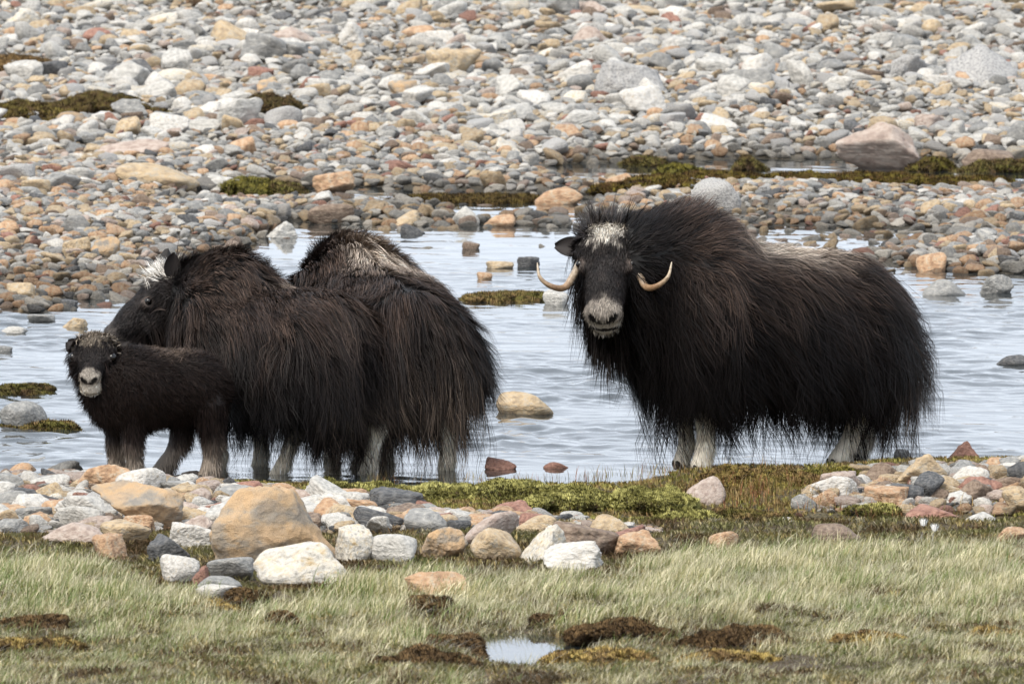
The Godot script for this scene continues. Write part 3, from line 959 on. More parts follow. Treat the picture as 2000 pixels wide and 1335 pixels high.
func build_moss() -> void:
	var olive := c8(116, 112, 58)
	var lime := c8(214, 208, 130)
	var rust := c8(140, 114, 78)
	var gold := c8(206, 180, 108)
	var dark := c8(98, 78, 54)
	moss_cushion(640, 962, 0.14, 0.2, 0.05, olive, lime, "left tip of the bright moss bank under the cow's hind feet")
	moss_cushion(735, 966, 0.2, 0.22, 0.045, olive, lime, "low yellow green moss behind the slate grey slab")
	moss_cushion(880, 975, 0.26, 0.28, 0.065, olive, lime, "yellow green moss below the rearmost muskox's hind legs")
	moss_cushion(1000, 972, 0.22, 0.32, 0.075, olive, lime, "yellow green moss cushion with a rusty tuft on top")
	moss_cushion(1120, 985, 0.28, 0.36, 0.075, olive, lime, "broad bright moss cushion behind the black oval stone")
	moss_cushion(1245, 990, 0.26, 0.36, 0.085, olive, lime, "broad bright moss cushion left of the round mossy boulder")
	moss_cushion(1345, 1005, 0.2, 0.22, 0.06, olive, lime, "moss cushion sloping into the still pool")
	moss_cushion(1290, 1012, 0.24, 0.14, 0.04, olive, lime, "low moss edge of the still pool")
	moss_cushion(1455, 950, 0.26, 0.36, 0.085, rust, c8(160, 146, 74), "tall rusty moss hummock between the big muskox's feet")
	moss_cushion(1530, 955, 0.22, 0.32, 0.07, rust, c8(168, 156, 84), "rusty green moss in front of the big muskox's hind foot")
	moss_cushion(1470, 1000, 0.24, 0.22, 0.06, rust, olive, "low rusty moss at the head of the pool")
	moss_cushion(1610, 940, 0.2, 0.22, 0.06, olive, c8(150, 140, 64), "small moss patch right under the big muskox's hind foot")
	moss_cushion(1715, 985, 0.12, 0.12, 0.05, olive, lime, "lime moss tuft left of the long red slab")
	moss_cushion(1865, 1008, 0.2, 0.1, 0.05, olive, lime, "lime moss strip in front of the long red slab")
	moss_cushion(1780, 1002, 0.12, 0.1, 0.035, rust, olive, "small moss patch at the foot of the long red slab")
	moss_cushion(1960, 1000, 0.14, 0.1, 0.04, olive, lime, "moss at the right end of the pool")
	# in the river
	moss_cushion(55, 772, 0.16, 0.3, 0.05, dark, olive, "dark mossy mound in the river above the left grey rock")
	moss_cushion(85, 842, 0.26, 0.25, 0.045, rust, olive, "mossy ledge in the water beside the calf", 9000.0, 0.8)
	moss_cushion(990, 588, 0.28, 0.4, 0.04, rust, olive, "flat mossy islet left of the big muskox's muzzle", 7000.0, 0.9)
	# the far bank
	var far := 3200.0
	for a in [[1290, 366, 0.45, "left end of the long mossy spit in the side channel"], [1420, 360, 0.5, "mossy spit behind the big muskox's mane"], [1540, 360, 0.5, "mossy spit above the big muskox's saddle"], [1660, 362, 0.55, "mossy spit just under the biggest far boulder"], [1770, 364, 0.5, "mossy spit right of the biggest far boulder"], [1870, 368, 0.45, "right end of the long mossy spit in the side channel"]]:
		moss_cushion(a[0], a[1], a[2], 0.5, 0.07, c8(84, 62, 36), c8(124, 112, 48), a[3], far, 1.3)
	moss_cushion(1980, 300, 0.5, 0.4, 0.08, dark, olive, "mossy patch at the right edge under the rusty brown boulder", far, 1.3)
	moss_cushion(1820, 292, 0.2, 0.3, 0.1, dark, c8(112, 106, 46), "dark moss clump right of the biggest far boulder", far, 1.3)
	moss_cushion(1330, 302, 0.22, 0.3, 0.08, olive, c8(130, 120, 50), "moss clump above the big muskox's mane", far, 1.3)
	moss_cushion(1465, 270, 0.16, 0.3, 0.1, dark, olive, "moss clump on the far bank above the spit", far, 1.3)
	moss_cushion(1250, 272, 0.25, 0.3, 0.06, dark, olive, "dim moss patch above the big muskox's head", far, 1.3)
	moss_cushion(460, 350, 0.28, 0.5, 0.1, olive, c8(136, 126, 58), "green moss right of the loaf shaped boulder", far, 1.3)
	moss_cushion(545, 354, 0.22, 0.4, 0.08, dark, olive, "darker moss between the loaf shaped boulder and the hump", far, 1.3)
	moss_cushion(70, 216, 0.5, 1.2, 0.12, dark, c8(126, 114, 58), "wide grassy moss patch at the left edge of the far bank", 2600.0, 1.5)
	moss_cushion(200, 214, 0.5, 1.0, 0.12, dark, c8(112, 102, 54), "grassy moss patch above the long pink rock", 2600.0, 1.5)
	moss_cushion(520, 212, 0.28, 0.8, 0.12, dark, c8(98, 88, 52), "small grassy moss patch above the left cow", 2600.0, 1.5)
	moss_cushion(30, 110, 0.5, 0.8, 0.1, rust, c8(120, 96, 60), "brown turf patch left of the dark lumpy rock", 2600.0, 1.5)
	moss_cushion(930, 398, 0.7, 0.4, 0.04, c8(84, 66, 40), c8(104, 90, 46), "thin brown moss at the far waterline above open water", far, 1.3)
	# turf in front
	moss_cushion(880, 1268, 0.13, 0.25, 0.05, dark, rust, "dark peat hummock left of the puddle", 14000.0, 0.55)
	moss_cushion(830, 1300, 0.2, 0.2, 0.05, dark, rust, "peat hummock with moss skirts below the dark one")
	moss_cushion(1060, 1258, 0.14, 0.25, 0.035, rust, gold, "golden moss cushion right above the puddle")
	moss_cushion(1215, 1222, 0.2, 0.2, 0.05, dark, rust, "brown peat hummock behind the golden moss", 14000.0, 0.55)
	moss_cushion(1080, 1222, 0.1, 0.15, 0.05, dark, rust, "small dark peat hummock above the puddle", 14000.0, 0.55)
	moss_cushion(1180, 1300, 0.22, 0.2, 0.05, rust, gold, "golden mossy slope right of the puddle")
	moss_cushion(1430, 1268, 0.24, 0.3, 0.065, dark, rust, "wide brown peat hummock in the right half of the meadow", 14000.0, 0.55)
	moss_cushion(1420, 1298, 0.24, 0.15, 0.04, rust, gold, "golden moss under the wide brown hummock")
	moss_cushion(470, 1180, 0.1, 0.15, 0.05, dark, rust, "dark peat lump below the flat white stone", 14000.0, 0.55)
	moss_cushion(410, 1192, 0.12, 0.15, 0.03, rust, gold, "golden moss left of the small peat lump")
	moss_cushion(70, 1232, 0.12, 0.2, 0.045, dark, rust, "peat lump low on the left of the meadow", 14000.0, 0.55)
	moss_cushion(95, 1272, 0.16, 0.15, 0.035, dark, gold, "mossy peat ledge near the bottom left corner")
	moss_cushion(840, 1200, 0.1, 0.15, 0.04, dark, rust, "peat lump under the orange brown wedge", 14000.0, 0.55)
	moss_cushion(555, 1222, 0.08, 0.15, 0.04, dark, rust, "little peat lump in the middle of the grass", 14000.0, 0.55)
	moss_cushion(1950, 1248, 0.16, 0.12, 0.03, rust, gold, "golden moss at the right edge of the meadow")
	moss_cushion(1690, 1262, 0.16, 0.12, 0.03, rust, gold, "golden moss low in the right meadow")

# ---------------------------------------------------------------- grass
func tuft_mesh(seed_: int, blades: int, tall: float, spread: float, wide: float, droop: float) -> ArrayMesh:
	var r := RandomNumberGenerator.new()
	r.seed = seed_
	var v := PackedVector3Array()
	var n := PackedVector3Array()
	var c := PackedColorArray()
	var idx := PackedInt32Array()
	for k in blades:
		var a := r.randf() * TAU
		var lean := Vector3(cos(a), 0, sin(a)) * r.randf_range(0.1, 1.0) * droop + Vector3(0.3, 0, 0.05) * droop
		var foot := Vector3(r.randfn() * spread, -0.015, r.randfn() * spread)
		var h := tall * r.randf_range(0.45, 1.0)
		var side := Vector3(cos(a + 1.3), 0, sin(a + 1.3)) * wide * r.randf_range(0.7, 1.3)
		var nn := (Vector3(r.randfn(), 1.6, r.randfn())).normalized()
		var tint := Color(1, 1, 1) * r.randf_range(0.8, 1.08)
		var b := v.size()
		for s in 4:
			var t := s / 3.0
			var p := foot + Vector3.UP * h * (t - 0.3 * droop * t * t) + lean * h * t * t
			if s < 3:
				v.append_array([p - side * (1.0 - 0.55 * t), p + side * (1.0 - 0.55 * t)])
				n.append_array([nn, nn])
				c.append_array([tint, tint])
			else:
				v.append(p)
				n.append(nn)
				c.append(tint)
		idx.append_array([b, b + 2, b + 1, b + 1, b + 2, b + 3, b + 2, b + 4, b + 3, b + 3, b + 4, b + 5, b + 4, b + 6, b + 5])
	return surface(v, idx, c, n)

func grass_top(px: float) -> float:
	return ramp(px, PackedFloat32Array([-200, 0, 200, 320, 480, 600, 700, 900, 1000, 1200, 1290, 1400, 2000, 2300]), PackedFloat32Array([1086, 1086, 1112, 1158, 1182, 1172, 1132, 1122, 1128, 1130, 1092, 1076, 1068, 1068]))

const BARE := [[1030, 1325, 130, 45], [960, 1285, 150, 60], [1100, 1250, 130, 45], [1430, 1262, 130, 40], [870, 1275, 90, 40], [1180, 1300, 120, 40], [80, 1250, 110, 40], [460, 1182, 70, 25], [1215, 1222, 80, 22], [850, 1205, 70, 22]]

func field_of(called: String, label: String, mesh: Mesh, spots: Array) -> void:
	var mm := MultiMesh.new()
	mm.transform_format = MultiMesh.TRANSFORM_3D
	mm.use_colors = true
	mm.mesh = mesh
	mm.instance_count = spots.size()
	for k in spots.size():
		mm.set_instance_transform(k, spots[k][0])
		mm.set_instance_color(k, spots[k][1])
	var o := MultiMeshInstance3D.new()
	o.name = numbered(called)
	o.multimesh = mm
	o.material_override = mats.grass
	add_child(o)
	o.set_meta("kind", "stuff")
	o.set_meta("label", label)

func in_puddle(x: float, d: float) -> bool:
	return pow((x - 0.06) / 0.26, 2.0) + pow((d - 30.35) / 0.7, 2.0) < 1.0

func ground_moss() -> void:
	# a low carpet of moss and litter where neither stone nor grass takes the ground
	var bank: Array = []
	var turf: Array = []
	var tones := [c8(150, 146, 80), c8(216, 208, 122), c8(180, 146, 100), c8(202, 190, 118), c8(160, 136, 98)]
	for k in 38000:
		var x := rng.randf_range(-1.35, 5.6)
		var d := rng.randf_range(37.0, 40.6)
		var h := height(x, d)
		var n := fnoise.get_noise_2d(x * 2.6 + 5.0, d * 2.6)
		if h < 0.012 or rng.randf() > 0.75 + n:
			continue
		var w := clampf(0.5 + n * 1.5 + rng.randfn() * 0.15, 0.0, 0.999) * 4.0
		bank.append([Transform3D(Basis(Vector3.UP, rng.randf() * TAU) * Basis.from_scale(Vector3.ONE * rng.randf_range(0.5, 0.95)), Vector3(x, h, -d)), (tones[int(w)] as Color).lerp(tones[int(w) + 1], w - int(w))])
	var low := [c8(140, 116, 88), c8(184, 164, 124), c8(222, 200, 136), c8(212, 202, 178), c8(176, 170, 118)]
	for k in 48000:
		var d := rng.randf_range(28.0, 37.2)
		var half := d * 0.0655 + 2.6
		var x := rng.randf_range(-half, half)
		var h := height(x, d)
		if h < 0.02 or in_puddle(x, d) or (d > 36.7 and x > 0.55):
			continue
		var n := fnoise.get_noise_2d(x * 2.1 + 15.0, d * 1.7)
		var w := clampf(0.5 + n * 1.6 + rng.randfn() * 0.2, 0.0, 0.999) * 4.0
		turf.append([Transform3D(Basis(Vector3.UP, rng.randf() * TAU) * Basis.from_scale(Vector3.ONE * rng.randf_range(0.7, 1.5)), Vector3(x, h, -d)), (low[int(w)] as Color).lerp(low[int(w) + 1], w - int(w)) * rng.randf_range(0.8, 1.1)])
	field_of("ground_moss", "low green and rusty moss covering the near river bank", sprig_mesh(14, 11, 0.034, 0.0026, 0.024), bank)
	field_of("ground_moss", "brown and golden moss carpet under the meadow grass", sprig_mesh(15, 11, 0.03, 0.0026, 0.03), turf)

func build_grass() -> void:
	ground_moss()
	var tall: Array = []
	var short: Array = []
	var litter: Array = []
	var straw := c8(244, 234, 196)
	var pale := c8(234, 227, 198)
	var green := c8(172, 178, 126)
	var fresh := c8(118, 142, 76)
	var grey := c8(188, 178, 158)
	var d := 27.6
	while d < 38.0:
		var half := d * 0.0655 + 2.6
		for k in int(half * 2.0 * 0.05 * 640.0):
			var x := rng.randf_range(-half, half)
			var dd := d + rng.randf() * 0.05
			var h := height(x, dd)
			var q := to_pixel(Vector3(x, h, -dd))
			if q.y < grass_top(q.x) + rng.randf_range(-6, 14) or h < 0.02 or in_puddle(x, dd):
				continue
			var bare := 0.0
			for b in BARE:
				bare = maxf(bare, 1.25 - Vector2((q.x - b[0]) / b[2], (q.y - b[1]) / b[3]).length() * 1.2)
			var low := clampf((q.y - 1170.0) / 120.0, 0.0, 1.0)
			var n := fnoise.get_noise_2d(x * 1.6 + 30.0, dd * 1.3)
			var n2 := fnoise.get_noise_2d(x * 4.0 + 70.0, dd * 4.0)
			var col := pale.lerp(straw, clampf(0.5 + n * 1.4, 0, 1))
			var left := clampf((900.0 - q.x) / 600.0, 0.0, 1.0)
			if rng.randf() < low * clampf(0.4 - 1.3 * n2, 0.0, 0.85):
				continue
			if rng.randf() < 0.17 + 0.45 * n2 + 0.16 * left:
				col = green.lerp(fresh, rng.randf())
			col = col * rng.randf_range(0.84, 1.06)
			var up := Basis(Vector3.UP, rng.randf_range(-0.9, 0.9)) * Basis(Vector3.BACK, rng.randfn() * 0.15)
			if rng.randf() < bare:
				if rng.randf() < 0.25:
					litter.append([Transform3D(up * Basis.from_scale(Vector3.ONE * rng.randf_range(0.6, 1.0)), Vector3(x, h, -dd)), grey * rng.randf_range(0.7, 1.0)])
				continue
			var size := rng.randf_range(0.55, 1.15) * (1.0 - 0.25 * low) * (1.0 + 0.5 * n + 0.35 * n2)
			var dry := clampf(0.12 + 0.55 * low + 1.1 * n2 * (0.35 + low), 0.0, 0.9)
			if rng.randf() < dry * 0.75:
				litter.append([Transform3D(up * Basis.from_scale(Vector3.ONE * size), Vector3(x, h, -dd)), grey.lerp([straw, c8(150, 122, 88), c8(166, 150, 128)][rng.randi() % 3], rng.randf()) * rng.randf_range(0.75, 1.05)])
				if rng.randf() < 0.5:
					continue
			if rng.randf() < 0.45 + 0.5 * n - 0.35 * low:
				tall.append([Transform3D(up * Basis.from_scale(Vector3.ONE * size), Vector3(x, h, -dd)), col])
			else:
				short.append([Transform3D(up * Basis.from_scale(Vector3.ONE * size), Vector3(x, h, -dd)), col])
		d += 0.05
	field_of("grass", "tall straw coloured and green sedge grass of the meadow", tuft_mesh(1, 20, 0.132, 0.034, 0.0013, 0.6), tall)
	field_of("grass", "short grass between the taller tufts of the meadow", tuft_mesh(2, 22, 0.085, 0.04, 0.0013, 0.85), short)
	field_of("grass", "grey dead grass litter lying in the meadow", tuft_mesh(3, 16, 0.09, 0.04, 0.0022, 1.5), litter)
	print("tufts ", tall.size(), " ", short.size(), " ", litter.size())
	# russet sedge on the moss and around the pool
	var sedge: Array = []
	for a in [[1480, 985, 110, 40, 340], [1320, 960, 70, 30, 70], [1180, 945, 220, 14, 110], [1000, 955, 60, 12, 40], [1590, 960, 60, 30, 90], [1700, 985, 60, 20, 40], [1560, 1020, 200, 18, 70], [1850, 1010, 140, 18, 60], [1420, 915, 60, 14, 50], [780, 960, 180, 14, 40]]:
		for k in int(a[4] * 0.45):
			var p := ground_at(a[0] + rng.randfn() * a[2] * 0.5, a[1] + rng.randfn() * a[3] * 0.5)
			sedge.append([Transform3D(Basis(Vector3.UP, rng.randf() * TAU) * Basis.from_scale(Vector3.ONE * rng.randf_range(0.55, 1.1)), p + Vector3(0, 0.05, 0)), [c8(168, 108, 78), c8(150, 120, 76), c8(176, 150, 104), c8(128, 122, 64)][rng.randi() % 4] * rng.randf_range(0.8, 1.1)])
	field_of("grass", "russet sedge standing on the moss and round the pool", tuft_mesh(5, 6, 0.1, 0.025, 0.0014, 0.5), sedge)
	# a cottongrass with two white heads in the pool
	for a in [[1800, 1062, 0.0, "taller cottongrass with white fluffy head at the edge of the pool"], [1822, 1064, -0.02, "second cottongrass with white head leaning right at the pool"]]:
		var o := Node3D.new()
		o.name = numbered("cottongrass")
		add_child(o)
		o.position = ground_at(a[0], a[1])
		tag(o, a[3], "plant", "cottongrass by the pool")
		obj("stem", tuft_mesh(9, 3, 0.1, 0.004, 0.0015, 0.1), mats.grass, o)
		var head := obj("white_head", sprig_mesh(6, 90, 0.042, 0.0016, 0.024), cotton(), o)
		head.position = Vector3(0.01, 0.085 + a[2], 0)

func cotton() -> Material:
	if not mats.has("cotton"):
		var m := StandardMaterial3D.new()
		m.resource_name = "cotton"
		m.albedo_color = Color(0.93, 0.93, 0.92)
		m.cull_mode = BaseMaterial3D.CULL_DISABLED
		mats["cotton"] = m
	return mats["cotton"]

# ---------------------------------------------------------------- bodies: a distance field on a grid, meshed as surface nets
class Field:
	var o: Vector3
	var c: float
	var nx: int
	var ny: int
	var nz: int
	var v := PackedFloat32Array()

	func _init(lo: Vector3, hi: Vector3, cell: float) -> void:
		o = lo
		c = cell
		nx = int((hi.x - lo.x) / cell) + 2
		ny = int((hi.y - lo.y) / cell) + 2
		nz = int((hi.z - lo.z) / cell) + 2
		v.resize(nx * ny * nz)
		v.fill(0.35)

	# a tapered capsule, joined (cut = 1) or carved out (cut = -1) with a smooth blend of width k; s squeezes the distance across z
	func capsule(a: Vector3, b: Vector3, ra: float, rb: float, k: float, cut := 1.0) -> void:
		var reach := maxf(ra, rb) + k + (0.1 if cut > 0.0 else 0.0)
		var lo := ((a.min(b) - Vector3.ONE * reach - o) / c).floor()
		var hi := ((a.max(b) + Vector3.ONE * reach - o) / c).ceil()
		var x0 := maxi(0, int(lo.x))
		var x1 := mini(nx - 1, int(hi.x))
		var y0 := maxi(0, int(lo.y))
		var y1 := mini(ny - 1, int(hi.y))
		var z0 := maxi(0, int(lo.z))
		var z1 := mini(nz - 1, int(hi.z))
		var ab := b - a
		var len2 := maxf(ab.length_squared(), 1e-9)
		var dr := rb - ra
		for z in range(z0, z1 + 1):
			for y in range(y0, y1 + 1):
				var row := (z * ny + y) * nx
				for x in range(x0, x1 + 1):
					var p := o + Vector3(x, y, z) * c - a
					var t := clampf(p.dot(ab) / len2, 0.0, 1.0)
					var d := (p - ab * t).length() - ra - dr * t
					var e := v[row + x]
					if cut > 0.0:
						var h := maxf(k - absf(e - d), 0.0) / k
						v[row + x] = minf(e, d) - h * h * k * 0.25
					else:
						var h := maxf(k - absf(e + d), 0.0) / k
						v[row + x] = maxf(e, -d) + h * h * k * 0.25

	func at(p: Vector3) -> float:
		var q := (p - o) / c
		var x := int(q.x)
		var y := int(q.y)
		var z := int(q.z)
		if q.x < 0.0 or q.y < 0.0 or q.z < 0.0 or x >= nx - 1 or y >= ny - 1 or z >= nz - 1:
			return 0.3
		var f := q - Vector3(x, y, z)
		var i := (z * ny + y) * nx + x
		var j := i + nx * ny
		var a := lerpf(lerpf(v[i], v[i + 1], f.x), lerpf(v[i + nx], v[i + nx + 1], f.x), f.y)
		var b := lerpf(lerpf(v[j], v[j + 1], f.x), lerpf(v[j + nx], v[j + nx + 1], f.x), f.y)
		return lerpf(a, b, f.z)

	func slope(p: Vector3) -> Vector3:
		var e := c * 0.7
		return Vector3(at(p + Vector3(e, 0, 0)) - at(p - Vector3(e, 0, 0)), at(p + Vector3(0, e, 0)) - at(p - Vector3(0, e, 0)), at(p + Vector3(0, 0, e)) - at(p - Vector3(0, 0, e))).normalized()

	func nets() -> Array:
		var verts := PackedVector3Array()
		var idx := PackedInt32Array()
		var where := {}
		var sx := 1
		var sy := nx
		var sz := nx * ny
		var corner := PackedInt32Array([0, sx, sy, sx + sy, sz, sx + sz, sy + sz, sx + sy + sz])
		var off := [Vector3(0, 0, 0), Vector3(1, 0, 0), Vector3(0, 1, 0), Vector3(1, 1, 0), Vector3(0, 0, 1), Vector3(1, 0, 1), Vector3(0, 1, 1), Vector3(1, 1, 1)]
		var pairs := [[0, 1], [2, 3], [4, 5], [6, 7], [0, 2], [1, 3], [4, 6], [5, 7], [0, 4], [1, 5], [2, 6], [3, 7]]
		for z in nz - 1:
			for y in ny - 1:
				var row := (z * ny + y) * nx
				for x in nx - 1:
					var i := row + x
					var s := v[i] < 0.0
					if (v[i + 1] < 0.0) == s and (v[i + sy] < 0.0) == s and (v[i + sy + 1] < 0.0) == s and (v[i + sz] < 0.0) == s and (v[i + sz + 1] < 0.0) == s and (v[i + sz + sy] < 0.0) == s and (v[i + sz + sy + 1] < 0.0) == s:
						continue
					var sum := Vector3.ZERO
					var n := 0
					for e in pairs:
						var a := v[i + corner[e[0]]]
						var b := v[i + corner[e[1]]]
						if (a < 0.0) != (b < 0.0):
							sum += (off[e[0]] as Vector3).lerp(off[e[1]], a / (a - b))
							n += 1
					where[i] = verts.size()
					verts.append(o + (Vector3(x, y, z) + sum / n) * c)
		for i: int in where:
			for axis in 3:
				var step := [sx, sy, sz][axis] as int
				var u := [sy, sz, sx][axis] as int
				var w := [sz, sx, sy][axis] as int
				var s := v[i] < 0.0
				if s == (v[i + step] < 0.0) or not (where.has(i - u) and where.has(i - w) and where.has(i - u - w)):
					continue
				var a: int = where[i]
				var b: int = where[i - u]
				var d: int = where[i - u - w]
				var e: int = where[i - w]
				idx.append_array([a, d, b, a, e, d] if s else [a, b, d, a, d, e])
		return [verts, idx]

# ---------------------------------------------------------------- hair
class Strands:
	var v := PackedVector3Array()
	var n := PackedVector3Array()
	var c := PackedColorArray()
	var idx := PackedInt32Array()

	# one ribbon along a path; away is the skin's outward direction
	func ribbon(path: PackedVector3Array, shift: Vector3, gather: float, stretch: float, wide: float, away: Vector3, roll: float, low: Color, high: Color, wob: Vector3) -> void:
		var m := path.size()
		var b := v.size()
		var root := path[0]
		for k in m:
			var t := k / float(m - 1)
			var p := root + (path[k] - root) * stretch + shift * (1.0 - gather * t) + wob * (t * t)
			var tangent := path[mini(k + 1, m - 1)] - path[maxi(k - 1, 0)]
			var side := tangent.cross(away)
			var l := side.length()
			side = side / l if l > 1e-5 else Vector3.RIGHT
			var nn := away * 0.75 + side * roll
			var col := low.lerp(high, t)
			if k == m - 1:
				v.append(p)
				n.append(nn.normalized())
				c.append(col)
			else:
				var w := side.rotated(tangent.normalized() if l > 1e-5 else Vector3.UP, roll * 0.7) * (wide * (1.0 - 0.62 * t))
				v.append(p - w)
				v.append(p + w)
				nn = nn.normalized()
				n.append(nn)
				n.append(nn)
				c.append(col)
				c.append(col)
		for k in m - 1:
			var a := b + 2 * k
			if k < m - 2:
				idx.append(a)
				idx.append(a + 2)
				idx.append(a + 1)
				idx.append(a + 1)
				idx.append(a + 2)
				idx.append(a + 3)
			else:
				idx.append(a)
				idx.append(a + 2)
				idx.append(a + 1)

func tri_spots(verts: PackedVector3Array, idx: PackedInt32Array, density: float, r: RandomNumberGenerator, keep = null) -> PackedVector3Array:
	# random places on a mesh, density per square metre; keep may thin them out
	var out_ := PackedVector3Array()
	for k in range(0, idx.size(), 3):
		var a := verts[idx[k]]
		var b := verts[idx[k + 1]]
		var c := verts[idx[k + 2]]
		var want := (b - a).cross(c - a).length() * 0.5 * density
		if keep != null:
			want *= keep.call((a + b + c) / 3.0)
		while want > r.randf():
			want -= 1.0
			var s := sqrt(r.randf())
			var t := r.randf()
			out_.append(a * (1.0 - s) + b * (s * (1.0 - t)) + c * (s * t))
	return out_

var wavy := FastNoiseLite.new()

func flow_path(f: Field, root: Vector3, dir: Vector3, pull: Vector3, long: float, steps: int, clear: float) -> PackedVector3Array:
	# a hair that starts along dir, bends towards pull and keeps outside the body
	var path := PackedVector3Array([root])
	var p := root
	var d := dir.normalized()
	var step := long / steps
	for k in steps:
		d = (d + pull * (0.55 / steps * 5.0) * 0.5).normalized()
		p += d * step
		var e := f.at(p)
		var need := clear * minf(1.0, (k + 1) / 2.0)
		if e < need:
			p += f.slope(p) * (need - e)
		path.append(p)
		d = (path[k + 1] - path[k]).normalized()
	# the locks wave sideways, neighbours together
	var side := dir.cross(Vector3(0.2, 0.1, 1.0)).normalized()
	for k in range(1, path.size()):
		var t := k / float(steps)
		path[k] += side * sin(t * 7.0 + 9.0 * wavy.get_noise_3dv(root * 1.6)) * long * 0.11 * t
	return path

func tube(path: Array, radii: Array, colours: Array, around := 12, fine := 6) -> ArrayMesh:
	# a smooth tube through the points of path
	var curve := Curve3D.new()
	for k in path.size():
		var t: Vector3 = (path[mini(k + 1, path.size() - 1)] - path[maxi(k - 1, 0)]) / 6.0
		curve.add_point(path[k], -t, t)
	var n := (path.size() - 1) * fine
	var v := PackedVector3Array()
	var c := PackedColorArray()
	var idx := PackedInt32Array()
	var up := Vector3(0.3, 1, 0.2).normalized()
	for k in n + 1:
		var u := k / float(fine)
		var seg := mini(int(u), path.size() - 2)
		var p := curve.sample(seg, u - seg)
		var q := curve.sample(seg, clampf(u - seg + 0.05, 0.0, 1.0)) - curve.sample(seg, clampf(u - seg - 0.05, 0.0, 1.0))
		var a := q.cross(up).normalized()
		var b := a.cross(q).normalized()
		var r := lerpf(radii[seg], radii[seg + 1], u - seg)
		for j in around:
			var w := TAU * j / around
			v.append(p + (a * cos(w) + b * sin(w)) * r)
			c.append((colours[seg] as Color).lerp(colours[seg + 1], u - seg))
	for k in n:
		for j in around:
			var a := k * around + j
			var b := k * around + (j + 1) % around
			idx.append_array([a, b, a + around, b, b + around, a + around])
	var mesh := surface(v, idx, c)
	return mesh

func ear_mesh(long: float, wide: float) -> ArrayMesh:
	# a cupped leaf, closed on both sides; it grows along x and opens towards y
	var v := PackedVector3Array()
	var c := PackedColorArray()
	var idx := PackedInt32Array()
	for layer in 2:
		for i in 9:
			var t := i / 8.0
			var half := wide * (pow(sin(PI * clampf(t * 0.86 + 0.1, 0.0, 1.0)), 0.75))
			for j in 7:
				var s := (j - 3) / 3.0
				var cup := wide * 0.55 * (s * s - 0.6) * (1.0 - 0.45 * t)
				v.append(Vector3(t * long, cup - layer * 0.012 * (1.0 - absf(s) * 0.8), s * half))
				c.append(c8(44, 39, 38) if layer == 0 and absf(s) < 0.7 else c8(33, 30, 29))
	for layer in 2:
		for i in 8:
			for j in 6:
				var a := layer * 63 + i * 7 + j
				idx.append_array([a, a + 1, a + 7, a + 1, a + 8, a + 7] if layer == 0 else [a, a + 7, a + 1, a + 1, a + 7, a + 8])
	return surface(v, idx, c)

# ---------------------------------------------------------------- heads
# In a head's own axes x runs from the poll down to the nose, y out of the forehead, z to the animal's right.
func head_field(calf: bool) -> Field:
	var f := Field.new(Vector3(-0.24, -0.28, -0.26), Vector3(0.50, 0.22, 0.26), 0.009)
	var g := 1.12 if calf else 1.0
	var s := 0.70 if calf else 1.0             # a calf's face is shorter
	f.capsule(Vector3(-0.02, -0.03, -0.035), Vector3(-0.02, -0.03, 0.035), 0.128 * g, 0.128 * g, 0.05)
	f.capsule(Vector3(0.0, -0.01, 0), Vector3(0.24 * s, -0.012, 0), 0.125 * g, 0.088, 0.06)
	var w := 0.76 if calf else 1.0             # and a narrower muzzle
	f.capsule(Vector3(0.22 * s, -0.018, 0), Vector3(0.365 * s, -0.022, 0), 0.088 * w, 0.069 * w, 0.05)
	for z: float in [-1.0, 1.0]:
		f.capsule(Vector3(0.30 * s, -0.02, z * 0.03), Vector3(0.385 * s, 0.0, z * 0.052 * w), 0.056 * w, 0.043 * w, 0.04)       # nose wings
		f.capsule(Vector3(0.04, -0.09, z * 0.07), Vector3(0.17 * s, -0.10, z * 0.06), 0.085 * g, 0.06, 0.05)        # cheeks
		f.capsule(Vector3(0.06, 0.035, z * 0.105 * g), Vector3(0.115 * s, 0.03, z * 0.112 * g), 0.035, 0.03, 0.035)   # eye ridges
	f.capsule(Vector3(0.1 * s, -0.12, 0), Vector3(0.375 * s, -0.098, 0), 0.075, 0.05, 0.05)                           # jaw
	f.capsule(Vector3(0.36 * s, -0.1, -0.03), Vector3(0.36 * s, -0.1, 0.03), 0.045, 0.045, 0.03)                       # chin
	for z: float in [-1.0, 1.0]:
		f.capsule(Vector3(0.428 * s, 0.026, z * 0.07), Vector3(0.445 * s, -0.012, z * 0.03), 0.012, 0.011, 0.012, -1.0)  # nostrils
		f.capsule(Vector3(0.098 * s, 0.035, z * 0.146 * g), Vector3(0.104 * s, 0.035, z * 0.15 * g), 0.021, 0.021, 0.012, -1.0)   # eye sockets
	f.capsule(Vector3(0.47 * s, -0.066, -0.02), Vector3(0.41 * s, -0.10, -0.075), 0.012, 0.007, 0.012, -1.0)
	f.capsule(Vector3(0.47 * s, -0.066, 0.02), Vector3(0.41 * s, -0.10, 0.075), 0.012, 0.007, 0.012, -1.0)             # mouth
	f.capsule(Vector3(0.447 * s, -0.03, 0), Vector3(0.447 * s, -0.06, 0), 0.006, 0.006, 0.01, -1.0)                    # lip groove
	return f

